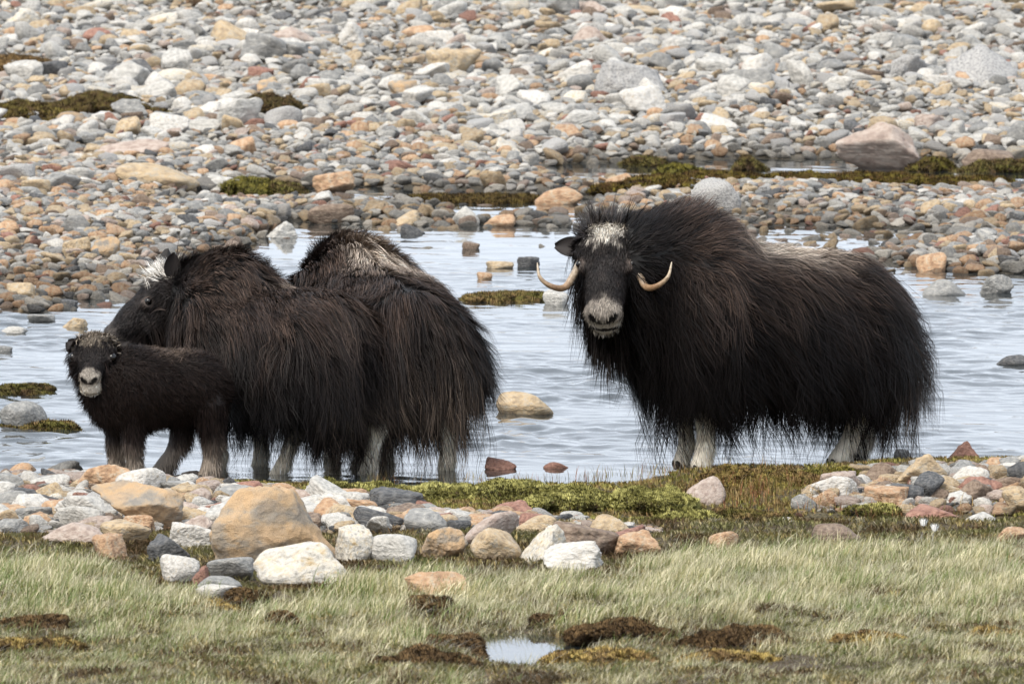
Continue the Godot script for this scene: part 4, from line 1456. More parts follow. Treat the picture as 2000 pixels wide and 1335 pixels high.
func head_colour(p: Vector3, calf: bool, white: float, pale := 1.0) -> Color:
	var s := 0.70 if calf else 1.0
	var black := c8(34, 31, 31)
	var col := black.lerp(c8(52, 47, 45), clampf(rnoise.get_noise_3dv(p * 14.0) + 0.3, 0.0, 1.0))
	# pale muzzle, dark nostrils and mouth line
	var nose := smoothstep((0.325 if not calf else 0.345) * s, (0.375 if not calf else 0.395) * s, p.x + 0.03 * rnoise.get_noise_3dv(p * 20.0) - 0.35 * absf(p.z) * (0.0 if calf else 1.0) + 0.03)
	col = col.lerp((c8(134, 126, 117) if not calf else c8(150, 142, 132)).lerp(c8(188, 180, 168) if not calf else c8(198, 190, 178), smoothstep(0.0, -0.06, p.y + 0.03 * rnoise.get_noise_3dv(p * 30.0))), nose * pale)
	for z: float in [-1.0, 1.0]:
		var a := Vector3(0.428 * s, 0.026, z * 0.07)
		var b := Vector3(0.445 * s, -0.012, z * 0.026)
		var t := clampf((p - a).dot(b - a) / (b - a).length_squared(), 0.0, 1.0)
		col = col.lerp(c8(16, 14, 14), 1.0 - smoothstep(0.013, 0.023, (p - a.lerp(b, t)).length()))
	if p.x > 0.39 * s and absf(p.y + 0.026 - 0.3 * absf(p.z)) < 0.006 and absf(p.z) < 0.03:
		col = c8(40, 35, 33)
	if p.x > 0.365 * s and absf(p.y + 0.066 + 0.6 * (0.45 * s - p.x)) < 0.01 and not calf:
		col = c8(26, 22, 21)
	var lid := (Vector3(p.x, p.y, absf(p.z)) - Vector3(0.10 * s, 0.036, 0.125 * (1.12 if calf else 1.0))).length()
	col = col.lerp(c8(92, 82, 76), (0.3 if calf else 0.8) * (1.0 - smoothstep(0.03, 0.05, lid)))
	# the pale patch between the horns
	if white > 0.0:
		var q := Vector3((p.x + 0.075) / 0.095, 0.0, p.z / (0.105 if not calf else 0.13)).length()
		if p.y > 0.0:
			col = col.lerp(c8(196, 188, 176) if not calf else c8(150, 138, 122), white * (1.0 - smoothstep(0.55, 1.3, q + 0.7 * rnoise.get_noise_3dv(p * 18.0))))
	return col

var head_cache := {}

func head_parts(calf: bool) -> Array:
	if not head_cache.has(calf):
		var f := head_field(calf)
		head_cache[calf] = [f, f.nets()]
	return head_cache[calf]

# ---------------------------------------------------------------- whole animals
# In an animal's own axes x is forwards, y up and z to its right. spec:
#   trunk   [from, to, radius, radius] of each muscle mass        legs  [hip, knee, fetlock, hoof] of each leg, thickness
#   head    Transform3D of the head                                coat  what the hair does
func make_animal(called: String, label: String, spec: Dictionary) -> Node3D:
	var r := RandomNumberGenerator.new()
	r.seed = spec.seed
	var calf: bool = spec.get("calf", false)
	var root := Node3D.new()
	root.name = numbered(called)
	add_child(root)
	root.position = spec.at
	root.rotation.y = spec.turn
	tag(root, label, "muskox")
	var big: float = spec.get("size", 1.0)
	root.scale = Vector3.ONE * big
	# the trunk
	var f := Field.new(Vector3(-1.15, 0.2, -0.65), Vector3(1.15, 1.6, 0.65), 0.03 if not calf else 0.03)
	for m in spec.trunk:
		f.capsule(m[0], m[1], m[2], m[3], 0.12)
	var made := f.nets()
	var verts: PackedVector3Array = made[0]
	var idx: PackedInt32Array = made[1]
	var colours := PackedColorArray()
	for p in verts:
		colours.append((spec.tint.call(p, 0.0) as Color))
	var trunk_verts := verts.duplicate()
	var trunk_idx := idx.duplicate()
	# the legs, each on a finer grid, in the same mesh
	var leg_meshes: Array = []
	for leg in spec.legs:
		var lo: Vector3 = leg[0]
		var hi: Vector3 = leg[0]
		for k in range(1, 4):
			lo = lo.min(leg[k])
			hi = hi.max(leg[k])
		var g := Field.new(lo - Vector3.ONE * 0.16, hi + Vector3.ONE * 0.16, 0.014)
		var w: float = leg[4]
		g.capsule(leg[0], leg[1], 0.095 * w, 0.052 * w, 0.03)
		g.capsule(leg[1], leg[2], 0.05 * w, 0.037 * w, 0.03)
		g.capsule(leg[2], leg[3] + Vector3(0, 0.035, 0), 0.043 * w, 0.047 * w, 0.03)
		var lm := g.nets()
		leg_meshes.append([g, lm, leg])
		var first := verts.size()
		for p: Vector3 in lm[0]:
			verts.append(p)
			colours.append(spec.leg_tint.call(p))
		for i: int in lm[1]:
			idx.append(first + i)
	# the head, finer still
	var hp := head_parts(calf)
	var ht: Transform3D = spec.head
	var first_h := verts.size()
	for p: Vector3 in hp[1][0]:
		verts.append(ht * p)
		colours.append(head_colour(p, calf, spec.get("white", 1.0), spec.get("pale_nose", 1.0)))
	for i: int in hp[1][1]:
		idx.append(first_h + i)
	obj("body", surface(verts, idx, colours), mats.skin, root)
	# eyes, ears, horns, hooves
	var ey := SphereMesh.new()
	ey.radius = 0.023 if not calf else 0.023
	ey.height = ey.radius * 2.0
	ey.radial_segments = 16
	ey.rings = 10
	var es := 0.70 if calf else 1.0
	var eg := 1.12 if calf else 1.0
	for z: float in [-1.0, 1.0]:
		var e := obj("eye", ey, mats.eye, root)
		e.position = ht * Vector3(0.10 * es, 0.036, z * 0.13 * eg)
		var ear := obj("ear", ear_mesh(0.165 if not calf else 0.13, 0.052 if not calf else 0.062), mats.skin, root)
		var along := ((spec.ear as Vector3) * Vector3(1, 1, z) if spec.has("ear") else Vector3(-0.16, -0.1, z) if not calf else Vector3(-0.35, -0.1, z)).normalized()
		var opens := (spec.ear_opens as Vector3) * Vector3(1, 1, z) if spec.has("ear_opens") else Vector3(0.35, 0.75, z * 0.25)
		var third := along.cross(opens).normalized()
		ear.transform = ht * Transform3D(Basis(along, third.cross(along), third), spec.ear_at * Vector3(1, 1, z) if spec.has("ear_at") else Vector3(-0.055 if not calf else -0.07, -0.02, z * (0.115 if not calf else 0.125)))
		if spec.get("horns", false):
			var pts := [Vector3(-0.06, 0.03, z * 0.09), Vector3(0.0, 0.008, z * 0.118), Vector3(0.07, 0.004, z * 0.142), Vector3(0.145, 0.0, z * 0.166), Vector3(0.215, -0.005, z * 0.205), Vector3(0.25, 0.045, z * 0.262), Vector3(0.225, 0.085, z * 0.318), Vector3(0.15, 0.11, z * 0.335)]
			var path: Array = []
			for p in pts:
				path.append(ht * (p as Vector3))
			obj("horn", tube(path, [0.01, 0.016, 0.018, 0.019, 0.0175, 0.014, 0.0095, 0.0025], [c8(150, 142, 130), c8(150, 142, 130), c8(158, 148, 134), c8(170, 154, 134), c8(160, 132, 104), c8(150, 120, 92), c8(172, 154, 130), c8(196, 184, 164)], 14, 8), mats.horn, root)
	for leg in spec.legs:
		for half: float in [-1.0, 1.0]:
			var hm := obj("hoof", rock(8, 4, 2), mats.hoof, root)
			hm.position = leg[3] + Vector3(0.008, 0.016, half * 0.022) * leg[4]
			hm.basis = Basis.from_scale(Vector3(0.092, 0.055, 0.042) * leg[4])
	# the coat
	var buckets := {"coat": Strands.new(), "mane": Strands.new(), "saddle_hair": Strands.new()}
	var coat: Dictionary = spec.coat
	var guides := tri_spots(trunk_verts, trunk_idx, coat.density, r, coat.keep)
	for p in guides:
		var nrm := f.slope(p)
		if ht.affine_inverse() * p != Vector3.ZERO and hp[0].at(ht.affine_inverse() * p) < -0.005:
			continue
		var style: Array = coat.comb.call(p, nrm, r)      # [direction, pull, length, clearance, bucket, clumping]
		var path := flow_path(f, p - nrm * 0.01, style[0], style[1], style[2], coat.get("steps", 5), style[3])
		var st: Strands = buckets[style[4]]
		var u := nrm.cross(Vector3(0.3, 0.2, 1.0)).normalized()
		var w := nrm.cross(u)
		var mood := r.randfn() * 0.3
		for k in coat.children:
			var ang := r.randf() * TAU
			var rad: float = coat.spread * sqrt(r.randf())
			var shift := (u * cos(ang) + w * sin(ang)) * rad
			var vary := mood + r.randfn() * 0.6
			st.ribbon(path, shift, clampf(style[5] + r.randfn() * 0.15, -0.3, 0.97), r.randf_range(0.72, 1.1), coat.wide * r.randf_range(0.6, 1.25), nrm, r.randf_range(-0.8, 0.8), coat.colour.call(p, 0.0, vary), coat.colour.call(p, 1.0, vary), Vector3(r.randfn(), r.randfn(), r.randfn()) * style[2] * 0.05)
	for b in buckets:
		var st: Strands = buckets[b]
		if st.v.size() > 100:
			obj(b, surface(st.v, st.idx, st.c, st.n), mats.hair, root)
	# short fur on the legs
	var lf := Strands.new()
	for lm in leg_meshes:
		var g: Field = lm[0]
		for p in tri_spots(lm[1][0], lm[1][1], 9000.0 * coat.get("leg_density", 1.0), r):
			if p.y > spec.get("leg_fur_top", 0.5):
				continue
			var nrm := g.slope(p)
			var long: float = coat.get("leg_hair", 0.034) * r.randf_range(0.7, 1.3)
			var d := Vector3(-0.15, -1.0, 0) + nrm * 0.35 + Vector3(r.randfn(), r.randfn(), r.randfn()) * 0.12
			var path := PackedVector3Array([p, p + d * long * 0.5, p + (d + Vector3(0, -0.5, 0)).normalized() * long])
			var c0: Color = spec.leg_tint.call(p)
			var m := r.randf_range(0.72, 1.2)
			lf.ribbon(path, Vector3.ZERO, 0.0, 1.0, 0.0022, nrm, r.randf_range(-0.6, 0.6), c0 * m, c0 * (m * 1.1), Vector3.ZERO)
	obj("leg_fur", surface(lf.v, lf.idx, lf.c, lf.n), mats.hair, root)
	# fur of the face
	var ff := Strands.new()
	var hf: Field = hp[0]
	for p in tri_spots(hp[1][0], hp[1][1], 26000.0, r):
		if (p.x > 0.40 * es and r.randf() < 0.6) or (p - Vector3(0.1 * es, 0.03, signf(p.z) * 0.135 * eg)).length() < 0.03:
			continue
		var nrm := hf.slope(p)
		var back := smoothstep(0.12, -0.08, p.x)                 # longer towards the cheeks and poll
		var under := smoothstep(-0.04, -0.14, p.y)
		var long := lerpf(0.016, 0.05, maxf(back, under) * (1.0 - 0.8 * smoothstep(0.26, 0.33, p.x / es))) * r.randf_range(0.7, 1.3) * (0.9 if calf else 1.0)
		var d := Vector3(0.75, 0, 0) if p.x > -0.02 else Vector3(0.1, 0.3, 0)
		d = (d - nrm * d.dot(nrm)).normalized() * 0.9 + nrm * 0.45 + Vector3(r.randfn(), r.randfn(), r.randfn()) * 0.18
		var c0 := head_colour(p, calf, spec.get("white", 1.0), spec.get("pale_nose", 1.0))
		var m := r.randf_range(0.7, 1.35)
		var path := PackedVector3Array([ht * p, ht * (p + d * long * 0.55), ht * (p + (d + Vector3(0.25, -0.1, 0)) * long * 0.95)])
		ff.ribbon(path, Vector3.ZERO, 0.0, 1.0, 0.0018, (ht.basis * nrm).normalized(), r.randf_range(-0.6, 0.6), c0 * m, c0 * (m * 1.12), Vector3.ZERO)
	# longer locks: mane behind the poll, beard under the jaw, tuft on the forehead
	for lock in spec.get("locks", []):
		var centre: Vector3 = lock.at
		for k in lock.count:
			var p: Vector3 = centre + Vector3(r.randfn() * lock.size.x, r.randfn() * lock.size.y, r.randfn() * lock.size.z)
			for s in 6:
				p -= hf.slope(p) * (hf.at(p) + 0.004)
			if absf(hf.at(p)) > 0.012:
				continue
			var nrm := hf.slope(p)
			var long: float = lock.long * r.randf_range(0.6, 1.15)
			var d: Vector3 = (lock.dir + nrm * 0.35 + Vector3(r.randfn(), r.randfn(), r.randfn()) * lock.get("messy", 0.2))
			var d2: Vector3 = ht.basis.inverse() * (lock.pull as Vector3)
			var path := PackedVector3Array([p])
			for s in 5:
				d = (d + d2 * 0.28).normalized()
				path.append(path[s] + d * long / 5.0)
			for s in path.size():
				path[s] = ht * path[s]
			for ch in lock.get("children", 4):
				var m := r.randf_range(0.7, 1.3)
				ff.ribbon(path, Vector3(r.randfn(), r.randfn(), r.randfn()) * 0.009, r.randf_range(0.3, 0.95), r.randf_range(0.75, 1.05), 0.0024, (ht.basis * nrm).normalized(), r.randf_range(-0.8, 0.8), (lock.low as Color) * m, (lock.high as Color) * m, Vector3(r.randfn(), r.randfn(), r.randfn()) * long * 0.06)
	obj("face_fur", surface(ff.v, ff.idx, ff.c, ff.n), mats.hair, root)
	print(called, " guides ", guides.size(), " hair triangles ", (buckets.coat.idx.size() + buckets.mane.idx.size() + buckets.saddle_hair.idx.size() + ff.idx.size() + lf.idx.size()) / 3)
	return root

# ---------------------------------------------------------------- the four muskoxen
func head_at(where: Vector3, nose: Vector3, face: Vector3, size := 1.0) -> Transform3D:
	var x := nose.normalized()
	var y := (face - x * face.dot(x)).normalized()
	return Transform3D(Basis(x, y, x.cross(y)) * Basis.from_scale(Vector3.ONE * size), where)

func leg_pale(p: Vector3, top: float) -> Color:
	var t := smoothstep(top, top - 0.12, p.y + 0.04 * rnoise.get_noise_3dv(p * 9.0))
	return c8(48, 42, 39).lerp(c8(234, 224, 206), t)

func coat_colour(p: Vector3, t: float, vary: float, brown_from: float, saddle: Vector3, saddle_size: Vector3) -> Color:
	# black on the flanks, brown over shoulders and back, cream on the saddle
	var col := c8(21, 19, 19).lerp(c8(30, 27, 27), t)
	var b := smoothstep(brown_from, brown_from + 0.3, p.y + 0.12 * rnoise.get_noise_3dv(p * 4.0))
	col = col.lerp(c8(42, 36, 33).lerp(c8(94, 78, 69), t), b * (1.0 - 0.9 * smoothstep(0.45, 0.7, p.x)) * clampf(0.75 + 0.3 * vary, 0.1, 1.0))
	var s := 1.0 - smoothstep(0.35, 1.25, ((p - saddle) / saddle_size).length() + 0.25 * rnoise.get_noise_3dv(p * 6.0))
	col = col.lerp(c8(166, 148, 130).lerp(c8(226, 212, 196), t), s * clampf(0.8 + 0.25 * vary, 0.0, 1.0))
	var shed := smoothstep(-0.5, -0.7, p.x + 0.12 * rnoise.get_noise_3dv(p * 5.0)) * smoothstep(0.95, 0.6, p.y)
	col = col.lerp(c8(76, 66, 58).lerp(c8(128, 112, 98), t), shed * clampf(0.55 + 0.5 * vary, 0.0, 1.0))
	return col * clampf(1.0 + 0.22 * vary, 0.55, 1.8)

func adult_trunk(rump := 0.0, lift := 0.0, hump := 1.0) -> Array:
	var z := 0.13
	var a: Array = []
	for s: float in [-1.0, 1.0]:
		a.append([Vector3(-0.47 + rump, 0.75 + lift, s * z), Vector3(-0.1, 0.77, s * z), 0.23, 0.24])
		a.append([Vector3(-0.1, 0.77, s * z), Vector3(0.36, 0.86, s * z), 0.24, 0.26])
		a.append([Vector3(-0.46 + rump, 0.66, s * z), Vector3(0.38, 0.64, s * z), 0.2, 0.21])
		a.append([Vector3(-0.53 + rump, 0.62, s * 0.15), Vector3(-0.48 + rump, 0.5, s * 0.16), 0.18, 0.13])
	a.append([Vector3(-0.46 + rump, 0.85 + lift, 0), Vector3(0.05, 0.87, 0), 0.19, 0.2])
	a.append([Vector3(0.14, 0.83, 0), Vector3(0.42, 1.06 + 0.03 * signf(hump - 0.9), 0), 0.2 * hump, 0.2 * hump])
	a.append([Vector3(0.36, 0.98, 0), Vector3(0.66, 1.04, 0), 0.26 * hump, 0.2 * hump])
	a.append([Vector3(0.46, 0.8, 0), Vector3(0.62, 0.82, 0), 0.24, 0.18])
	return a

# how the hair of an adult lies: low skirts hang, the back is combed backwards, the mane stands up
func adult_comb(p: Vector3, n: Vector3, r: RandomNumberGenerator, wind: Vector3, whorl: Vector3, hem: float) -> Array:
	var noise := Vector3(rnoise.get_noise_3dv(p * 3.0), rnoise.get_noise_3dv(p * 3.0 + Vector3(7, 3, 1)), rnoise.get_noise_3dv(p * 3.0 + Vector3(1, 9, 4)))
	var jit := Vector3(r.randfn(), r.randfn(), r.randfn()) * 0.09
	var top := smoothstep(0.35, 0.85, n.y)
	var high := smoothstep(0.62, 1.0, p.y)
	var down := Vector3(0, -1, 0)
	var d := down * (1.0 - top) + Vector3(-0.7, 0, signf(p.z + 0.0001) * 0.5) * top + Vector3(-0.8, 0.05, 0) * high + wind * (0.3 + 0.7 * high)
	if whorl.y > 0.0:
		var w := p - whorl
		w.z = 0.0
		d += w.normalized() * 1.6 * exp(-w.length_squared() / 0.07)
	var fine := Vector3(rnoise.get_noise_3dv(p * 9.0), rnoise.get_noise_3dv(p * 9.0 + Vector3(5, 2, 8)), rnoise.get_noise_3dv(p * 9.0 + Vector3(3, 8, 1)))
	d += noise * 0.6 + fine * 0.5 + jit
	d = d - n * d.dot(n)
	d = d.normalized() * 0.85 + n * lerpf(0.3, 0.42, top)
	var long := lerpf(0.46, 0.16, smoothstep(0.72, 1.12, p.y))
	long = minf(long, maxf(0.1, p.y - hem + 0.08 * noise.x)) if p.y < 0.75 else long
	if p.x < -0.5 and p.y < 0.75:
		long += 0.1
	if n.y < -0.45:
		long *= 0.75
	var pull := Vector3(0, -1.0, 0) + wind * 0.35
	var bucket := "coat"
	var clump := lerpf(0.82, 0.35, smoothstep(0.5, 1.0, p.y))
	if p.y < 0.64 and r.randf() < 0.36:      # wet pointed locks along the hem
		long += r.randf_range(0.08, 0.36)
		clump = 0.97
	var m := smoothstep(0.98, 1.22, p.y + 0.1 * noise.y) * smoothstep(0.2, 0.46, p.x)
	if m > 0.0:
		if m > 0.4:
			bucket = "mane"
		d = d.lerp(Vector3(-0.5, 0.75, 0) + n * 0.55 + wind + noise * 0.6 + jit, m)
		pull = pull.lerp(Vector3(-0.4, -0.2, 0) + wind * 0.5, m)
		long = lerpf(long, 0.13, m)
		clump = 0.3
	return [d, pull, long * r.randf_range(0.75, 1.15), lerpf(0.05, 0.03, high), bucket, clump]

func build_animals() -> void:
	# 1. the big one on the right, head turned to the camera
	var psi := deg_to_rad(25.0)
	var at := Vector3(1.24, 0.0, -40.3)
	var inv := Basis(Vector3.UP, -(PI + psi))
	var locks := func(mane: Color, light: Color, long: float) -> Array:
		return [
			{"at": Vector3(-0.16, -0.02, 0), "size": Vector3(0.03, 0.05, 0.09), "count": 1100, "long": long, "dir": Vector3(-0.9, -0.15, 0), "pull": Vector3(-0.2, -0.35, 0.1), "low": mane, "high": light, "messy": 0.4},
			{"at": Vector3(-0.09, 0.0, 0.13), "size": Vector3(0.04, 0.05, 0.03), "count": 240, "long": 0.1, "dir": Vector3(-0.7, -0.6, 0.6), "pull": Vector3(-0.3, -0.6, 0), "low": mane, "high": mane, "messy": 0.3},
			{"at": Vector3(-0.09, 0.0, -0.13), "size": Vector3(0.04, 0.05, 0.03), "count": 240, "long": 0.1, "dir": Vector3(-0.7, -0.6, -0.6), "pull": Vector3(-0.3, -0.6, 0), "low": mane, "high": mane, "messy": 0.3},
			{"at": Vector3(0.16, -0.16, 0), "size": Vector3(0.10, 0.03, 0.07), "count": 700, "long": 0.34, "dir": Vector3(0.2, -0.9, 0), "pull": Vector3(0, -1.2, 0), "low": c8(30, 27, 26), "high": c8(36, 31, 29), "messy": 0.12, "children": 5},
			{"at": Vector3(0.0, -0.14, 0), "size": Vector3(0.08, 0.04, 0.1), "count": 700, "long": 0.3, "dir": Vector3(-0.2, -0.9, 0), "pull": Vector3(0, -1.2, 0), "low": c8(30, 27, 26), "high": c8(44, 37, 34), "messy": 0.2, "children": 5},
		]
	var ox := {
		"seed": 101, "at": at + Vector3(0, 0.03, 0), "turn": PI + psi, "horns": true, "white": 1.0,
		"trunk": adult_trunk(0.0, 0.0, 1.06),
		"legs": [
			[Vector3(0.36, 0.6, -0.17), Vector3(0.38, 0.32, -0.165), Vector3(0.38, 0.12, -0.165), Vector3(0.41, 0.0, -0.165), 1.05],
			[Vector3(0.34, 0.6, 0.15), Vector3(0.36, 0.32, 0.13), Vector3(0.34, 0.12, 0.12), Vector3(0.37, 0.0, 0.12), 0.92],
			[Vector3(-0.5, 0.6, -0.17), Vector3(-0.5, 0.33, -0.17), Vector3(-0.42, 0.11, -0.17), Vector3(-0.36, 0.0, -0.17), 1.05],
			[Vector3(-0.62, 0.6, 0.17), Vector3(-0.72, 0.34, 0.17), Vector3(-0.70, 0.11, 0.17), Vector3(-0.66, 0.0, 0.17), 1.0]],
		"head": head_at(Vector3(0.84, 1.10, 0.0), inv * Vector3(-0.07, -0.72, 0.69), inv * Vector3(-0.10, 0.6, 0.8)),
		"tint": func(p: Vector3, _t: float) -> Color: return coat_colour(p, 0.0, -0.6, 0.85, Vector3(-0.25, 1.16, 0), Vector3(0.5, 0.13, 0.32)),
		"leg_tint": func(p: Vector3) -> Color: return leg_pale(p, 0.36),
		"coat": {
			"density": 1500.0, "children": 10, "spread": 0.034, "wide": 0.002, "steps": 4,
			"keep": func(p: Vector3) -> float: return 1.5 if p.y < 0.75 and p.y > 0.42 else 1.0,
			"comb": func(p: Vector3, n: Vector3, r: RandomNumberGenerator) -> Array: return adult_comb(p, n, r, Vector3(-0.35, 0.1, 0), Vector3.ZERO, 0.3),
			"colour": func(p: Vector3, t: float, vary: float) -> Color: return coat_colour(p, t, vary, 0.78, Vector3(-0.12, 1.16, 0.02), Vector3(0.52, 0.2, 0.4)),
		},
		"locks": locks.call(c8(40, 36, 35), c8(84, 78, 74), 0.17),
	}
	make_animal("muskox", "large horned muskox standing alone on the right and facing the camera", ox)
	stamp("ox")
	# 2. the cow on the left, in profile, her hip towards the camera
	psi = deg_to_rad(41.0)
	inv = Basis(Vector3.UP, -(PI - psi))
	var cow := {
		"seed": 202, "at": Vector3(-1.17, -0.05, -40.45), "turn": PI - psi, "white": 1.0, "pale_nose": 0.35, "ear": Vector3(-0.62, 0.75, 0.3), "ear_opens": Vector3(0.35, 0.1, 1.0), "ear_at": Vector3(-0.09, 0.05, 0.125), "size": 0.86,
		"trunk": adult_trunk(0.09, 0.05),
		"legs": [
			[Vector3(0.36, 0.6, -0.16), Vector3(0.36, 0.32, -0.15), Vector3(0.34, 0.12, -0.15), Vector3(0.37, 0.0, -0.15), 1.0],
			[Vector3(0.30, 0.6, 0.15), Vector3(0.30, 0.32, 0.14), Vector3(0.28, 0.12, 0.14), Vector3(0.31, 0.0, 0.14), 1.0],
			[Vector3(-0.46, 0.6, -0.17), Vector3(-0.28, 0.33, -0.17), Vector3(-0.18, 0.11, -0.17), Vector3(-0.12, 0.0, -0.17), 1.0],
			[Vector3(-0.6, 0.6, 0.16), Vector3(-0.62, 0.34, 0.16), Vector3(-0.56, 0.11, 0.16), Vector3(-0.52, 0.0, 0.16), 1.0]],
		"head": head_at(Vector3(0.85, 1.06, -0.1), inv * Vector3(-0.78, -0.62, 0.12), inv * Vector3(-0.6, 0.78, 0.1)),
		"tint": func(p: Vector3, _t: float) -> Color: return coat_colour(p, 0.0, -0.6, 0.9, Vector3(0.1, 2.0, 0), Vector3(0.2, 0.1, 0.2)),
		"leg_tint": func(p: Vector3) -> Color: return leg_pale(p, 0.42),
		"coat": {
			"density": 1500.0, "children": 10, "spread": 0.034, "wide": 0.0021, "steps": 4,
			"keep": func(p: Vector3) -> float: return 1.5 if p.y < 0.75 and p.y > 0.42 else 1.0,
			"comb": func(p: Vector3, n: Vector3, r: RandomNumberGenerator) -> Array: return adult_comb(p, n, r, Vector3(-0.3, 0.25, 0), Vector3(-0.35, 0.95, 0), 0.42),
			"colour": func(p: Vector3, t: float, vary: float) -> Color: return coat_colour(p, t, vary, 0.78, Vector3(0.05, 1.15, 0.25), Vector3(0.2, 0.08, 0.25)),
		},
		"locks": locks.call(c8(40, 36, 36), c8(84, 72, 66), 0.2) + [
			{"at": Vector3(-0.1, 0.1, 0), "size": Vector3(0.045, 0.03, 0.05), "count": 240, "long": 0.1, "dir": Vector3(0.1, 0.8, 0), "pull": Vector3(0.4, 0.0, 0), "low": c8(176, 172, 166), "high": c8(206, 203, 198), "messy": 0.6}],
	}
	make_animal("muskox", "dark hornless muskox cow in profile behind the calf, white tuft on her forehead", cow)
	stamp("cow")
	# 3. the one behind her, turned away
	psi = deg_to_rad(70.0)
	inv = Basis(Vector3.UP, -(PI - psi))
	var rear := {
		"seed": 303, "at": Vector3(-0.68, -0.05, -40.95), "turn": PI - psi, "white": 0.6, "size": 0.94,
		"trunk": adult_trunk(0.0, -0.03, 0.78),
		"legs": [
			[Vector3(0.36, 0.6, -0.16), Vector3(0.36, 0.32, -0.15), Vector3(0.34, 0.12, -0.15), Vector3(0.37, 0.0, -0.15), 1.0],
			[Vector3(0.30, 0.6, 0.15), Vector3(0.30, 0.32, 0.14), Vector3(0.28, 0.12, 0.14), Vector3(0.31, 0.0, 0.14), 1.0],
			[Vector3(-0.5, 0.6, -0.18), Vector3(-0.48, 0.35, -0.19), Vector3(-0.40, 0.12, -0.22), Vector3(-0.34, 0.0, -0.24), 1.05],
			[Vector3(-0.6, 0.6, 0.17), Vector3(-0.66, 0.34, 0.17), Vector3(-0.64, 0.11, 0.17), Vector3(-0.6, 0.0, 0.17), 1.0]],
		"head": head_at(Vector3(0.82, 1.02, 0.0), inv * Vector3(-0.6, -0.7, -0.5), inv * Vector3(-0.5, 0.6, -0.5)),
		"tint": func(p: Vector3, _t: float) -> Color: return coat_colour(p, 0.0, -0.6, 0.9, Vector3(0.12, 1.2, 0), Vector3(0.4, 0.14, 0.3)),
		"leg_tint": func(p: Vector3) -> Color: return leg_pale(p, 0.42),
		"coat": {
			"density": 1400.0, "children": 10, "spread": 0.034, "wide": 0.0021, "steps": 4,
			"keep": func(p: Vector3) -> float: return 1.5 if p.y < 0.75 and p.y > 0.42 else 1.0,
			"comb": func(p: Vector3, n: Vector3, r: RandomNumberGenerator) -> Array: return adult_comb(p, n, r, Vector3(-0.1, 0.15, 0.1), Vector3(-0.5, 1.0, 0), 0.38),
			"colour": func(p: Vector3, t: float, vary: float) -> Color: return coat_colour(p, t, vary, 0.78, Vector3(0.12, 1.2, 0.1), Vector3(0.42, 0.2, 0.26)),
		},
		"locks": locks.call(c8(44, 39, 38), c8(104, 92, 84), 0.2),
	}
	make_animal("muskox", "muskox turned away behind the cow, pale windblown tuft on its hump", rear)
	stamp("rear")
	# 4. the calf
	psi = deg_to_rad(18.0)
	inv = Basis(Vector3.UP, -(PI + psi))
	var body: Array = []
	for s: float in [-1.0, 1.0]:
		body.append([Vector3(-0.15, 0.46, s * 0.05), Vector3(0.16, 0.47, s * 0.05), 0.125, 0.125])
	body.append([Vector3(-0.11, 0.49, 0), Vector3(0.2, 0.5, 0), 0.12, 0.13])
	body.append([Vector3(0.18, 0.48, 0), Vector3(0.34, 0.53, 0), 0.14, 0.11])
	body.append([Vector3(0.2, 0.42, 0), Vector3(0.26, 0.4, 0), 0.13, 0.11])
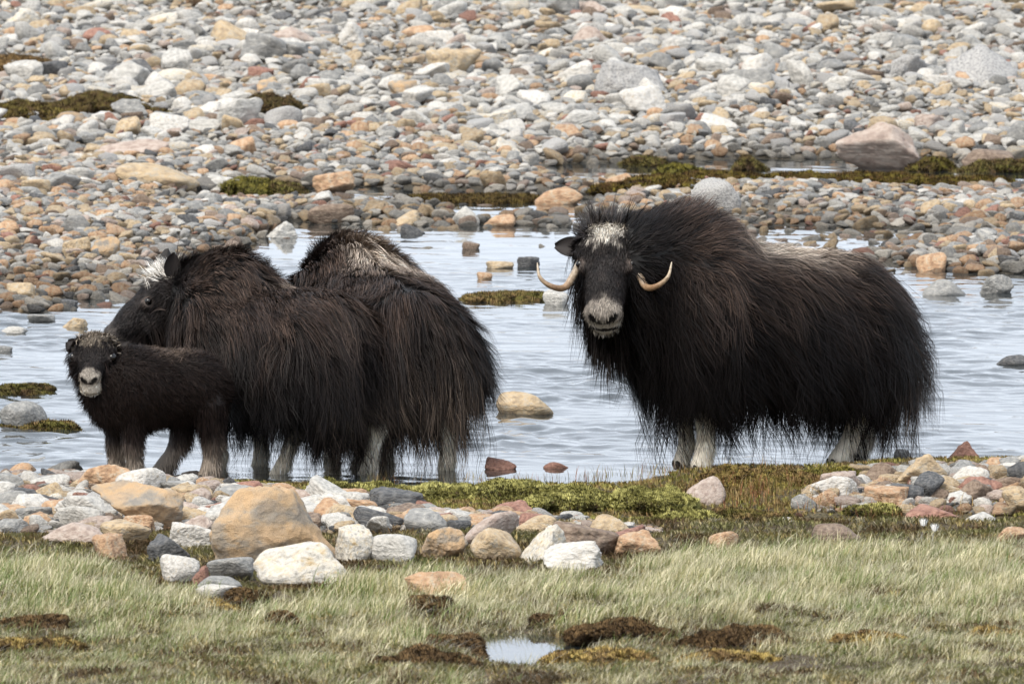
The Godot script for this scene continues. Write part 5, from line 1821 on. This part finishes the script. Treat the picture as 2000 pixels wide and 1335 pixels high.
	var calf := {
		"seed": 404, "calf": true, "at": Vector3(-1.72, -0.01, -39.93), "turn": PI + psi, "white": 0.8, "ear": Vector3(-0.6, 0.3, 0.8),
		"trunk": body,
		"legs": [
			[Vector3(0.2, 0.4, -0.09), Vector3(0.2, 0.2, -0.09), Vector3(0.19, 0.08, -0.09), Vector3(0.2, 0.0, -0.09), 0.9],
			[Vector3(0.22, 0.4, 0.08), Vector3(0.24, 0.2, 0.08), Vector3(0.24, 0.08, 0.08), Vector3(0.25, 0.0, 0.08), 0.9],
			[Vector3(-0.18, 0.4, -0.1), Vector3(-0.21, 0.21, -0.1), Vector3(-0.20, 0.08, -0.1), Vector3(-0.18, 0.0, -0.1), 1.0],
			[Vector3(-0.12, 0.4, 0.09), Vector3(-0.10, 0.21, 0.09), Vector3(-0.02, 0.08, 0.09), Vector3(0.02, 0.0, 0.09), 0.95]],
		"head": head_at(Vector3(0.38, 0.645, -0.03), inv * Vector3(-0.10, -0.56, 0.83), inv * Vector3(-0.08, 0.7, 0.7), 0.67),
		"tint": func(p: Vector3, _t: float) -> Color: return c8(40, 33, 31),
		"leg_tint": func(p: Vector3) -> Color: return c8(42, 35, 33).lerp(c8(140, 128, 116), smoothstep(0.27, 0.12, p.y + 0.04 * rnoise.get_noise_3dv(p * 9.0))),
		"leg_fur_top": 0.4,
		"coat": {
			"density": 7000.0, "children": 7, "spread": 0.022, "wide": 0.0014, "steps": 3, "leg_hair": 0.045, "leg_density": 1.5,
			"keep": func(_p: Vector3) -> float: return 1.0,
			"comb": func(p: Vector3, n: Vector3, r: RandomNumberGenerator) -> Array:
				var j := Vector3(r.randfn(), r.randfn(), r.randfn()) * 0.42
				var d := Vector3(-0.6, -0.5, 0) + j
				d = (d - n * d.dot(n)).normalized() * 0.7 + n * 0.7
				return [d, Vector3(-0.1, -0.5, 0), r.randf_range(0.04, 0.09), 0.015, "coat", 0.1],
			"colour": func(p: Vector3, t: float, vary: float) -> Color:
				var c := c8(26, 22, 21).lerp(c8(46, 37, 33), t)
				c = c.lerp(c8(120, 104, 92), t * (1.0 - smoothstep(0.5, 1.0, ((p - Vector3(0.03, 0.63, 0)) / Vector3(0.2, 0.06, 0.14)).length())))
				return c * clampf(1.0 + 0.2 * vary, 0.6, 1.5),
		},
		"locks": [{"at": Vector3(-0.1, 0.04, 0), "size": Vector3(0.04, 0.04, 0.08), "count": 700, "long": 0.05, "dir": Vector3(-0.2, 0.6, 0), "pull": Vector3(-0.3, 0, 0), "low": c8(90, 80, 72), "high": c8(170, 158, 142), "messy": 0.6, "children": 3},
			{"at": Vector3(-0.05, -0.1, 0), "size": Vector3(0.08, 0.06, 0.12), "count": 800, "long": 0.12, "dir": Vector3(-0.4, -0.5, 0), "pull": Vector3(0, -0.5, 0), "low": c8(36, 31, 30), "high": c8(52, 43, 40), "messy": 0.4}],
	}
	make_animal("muskox_calf", "small muskox calf at the left facing the camera, pale muzzle and forehead", calf)
	stamp("calf")
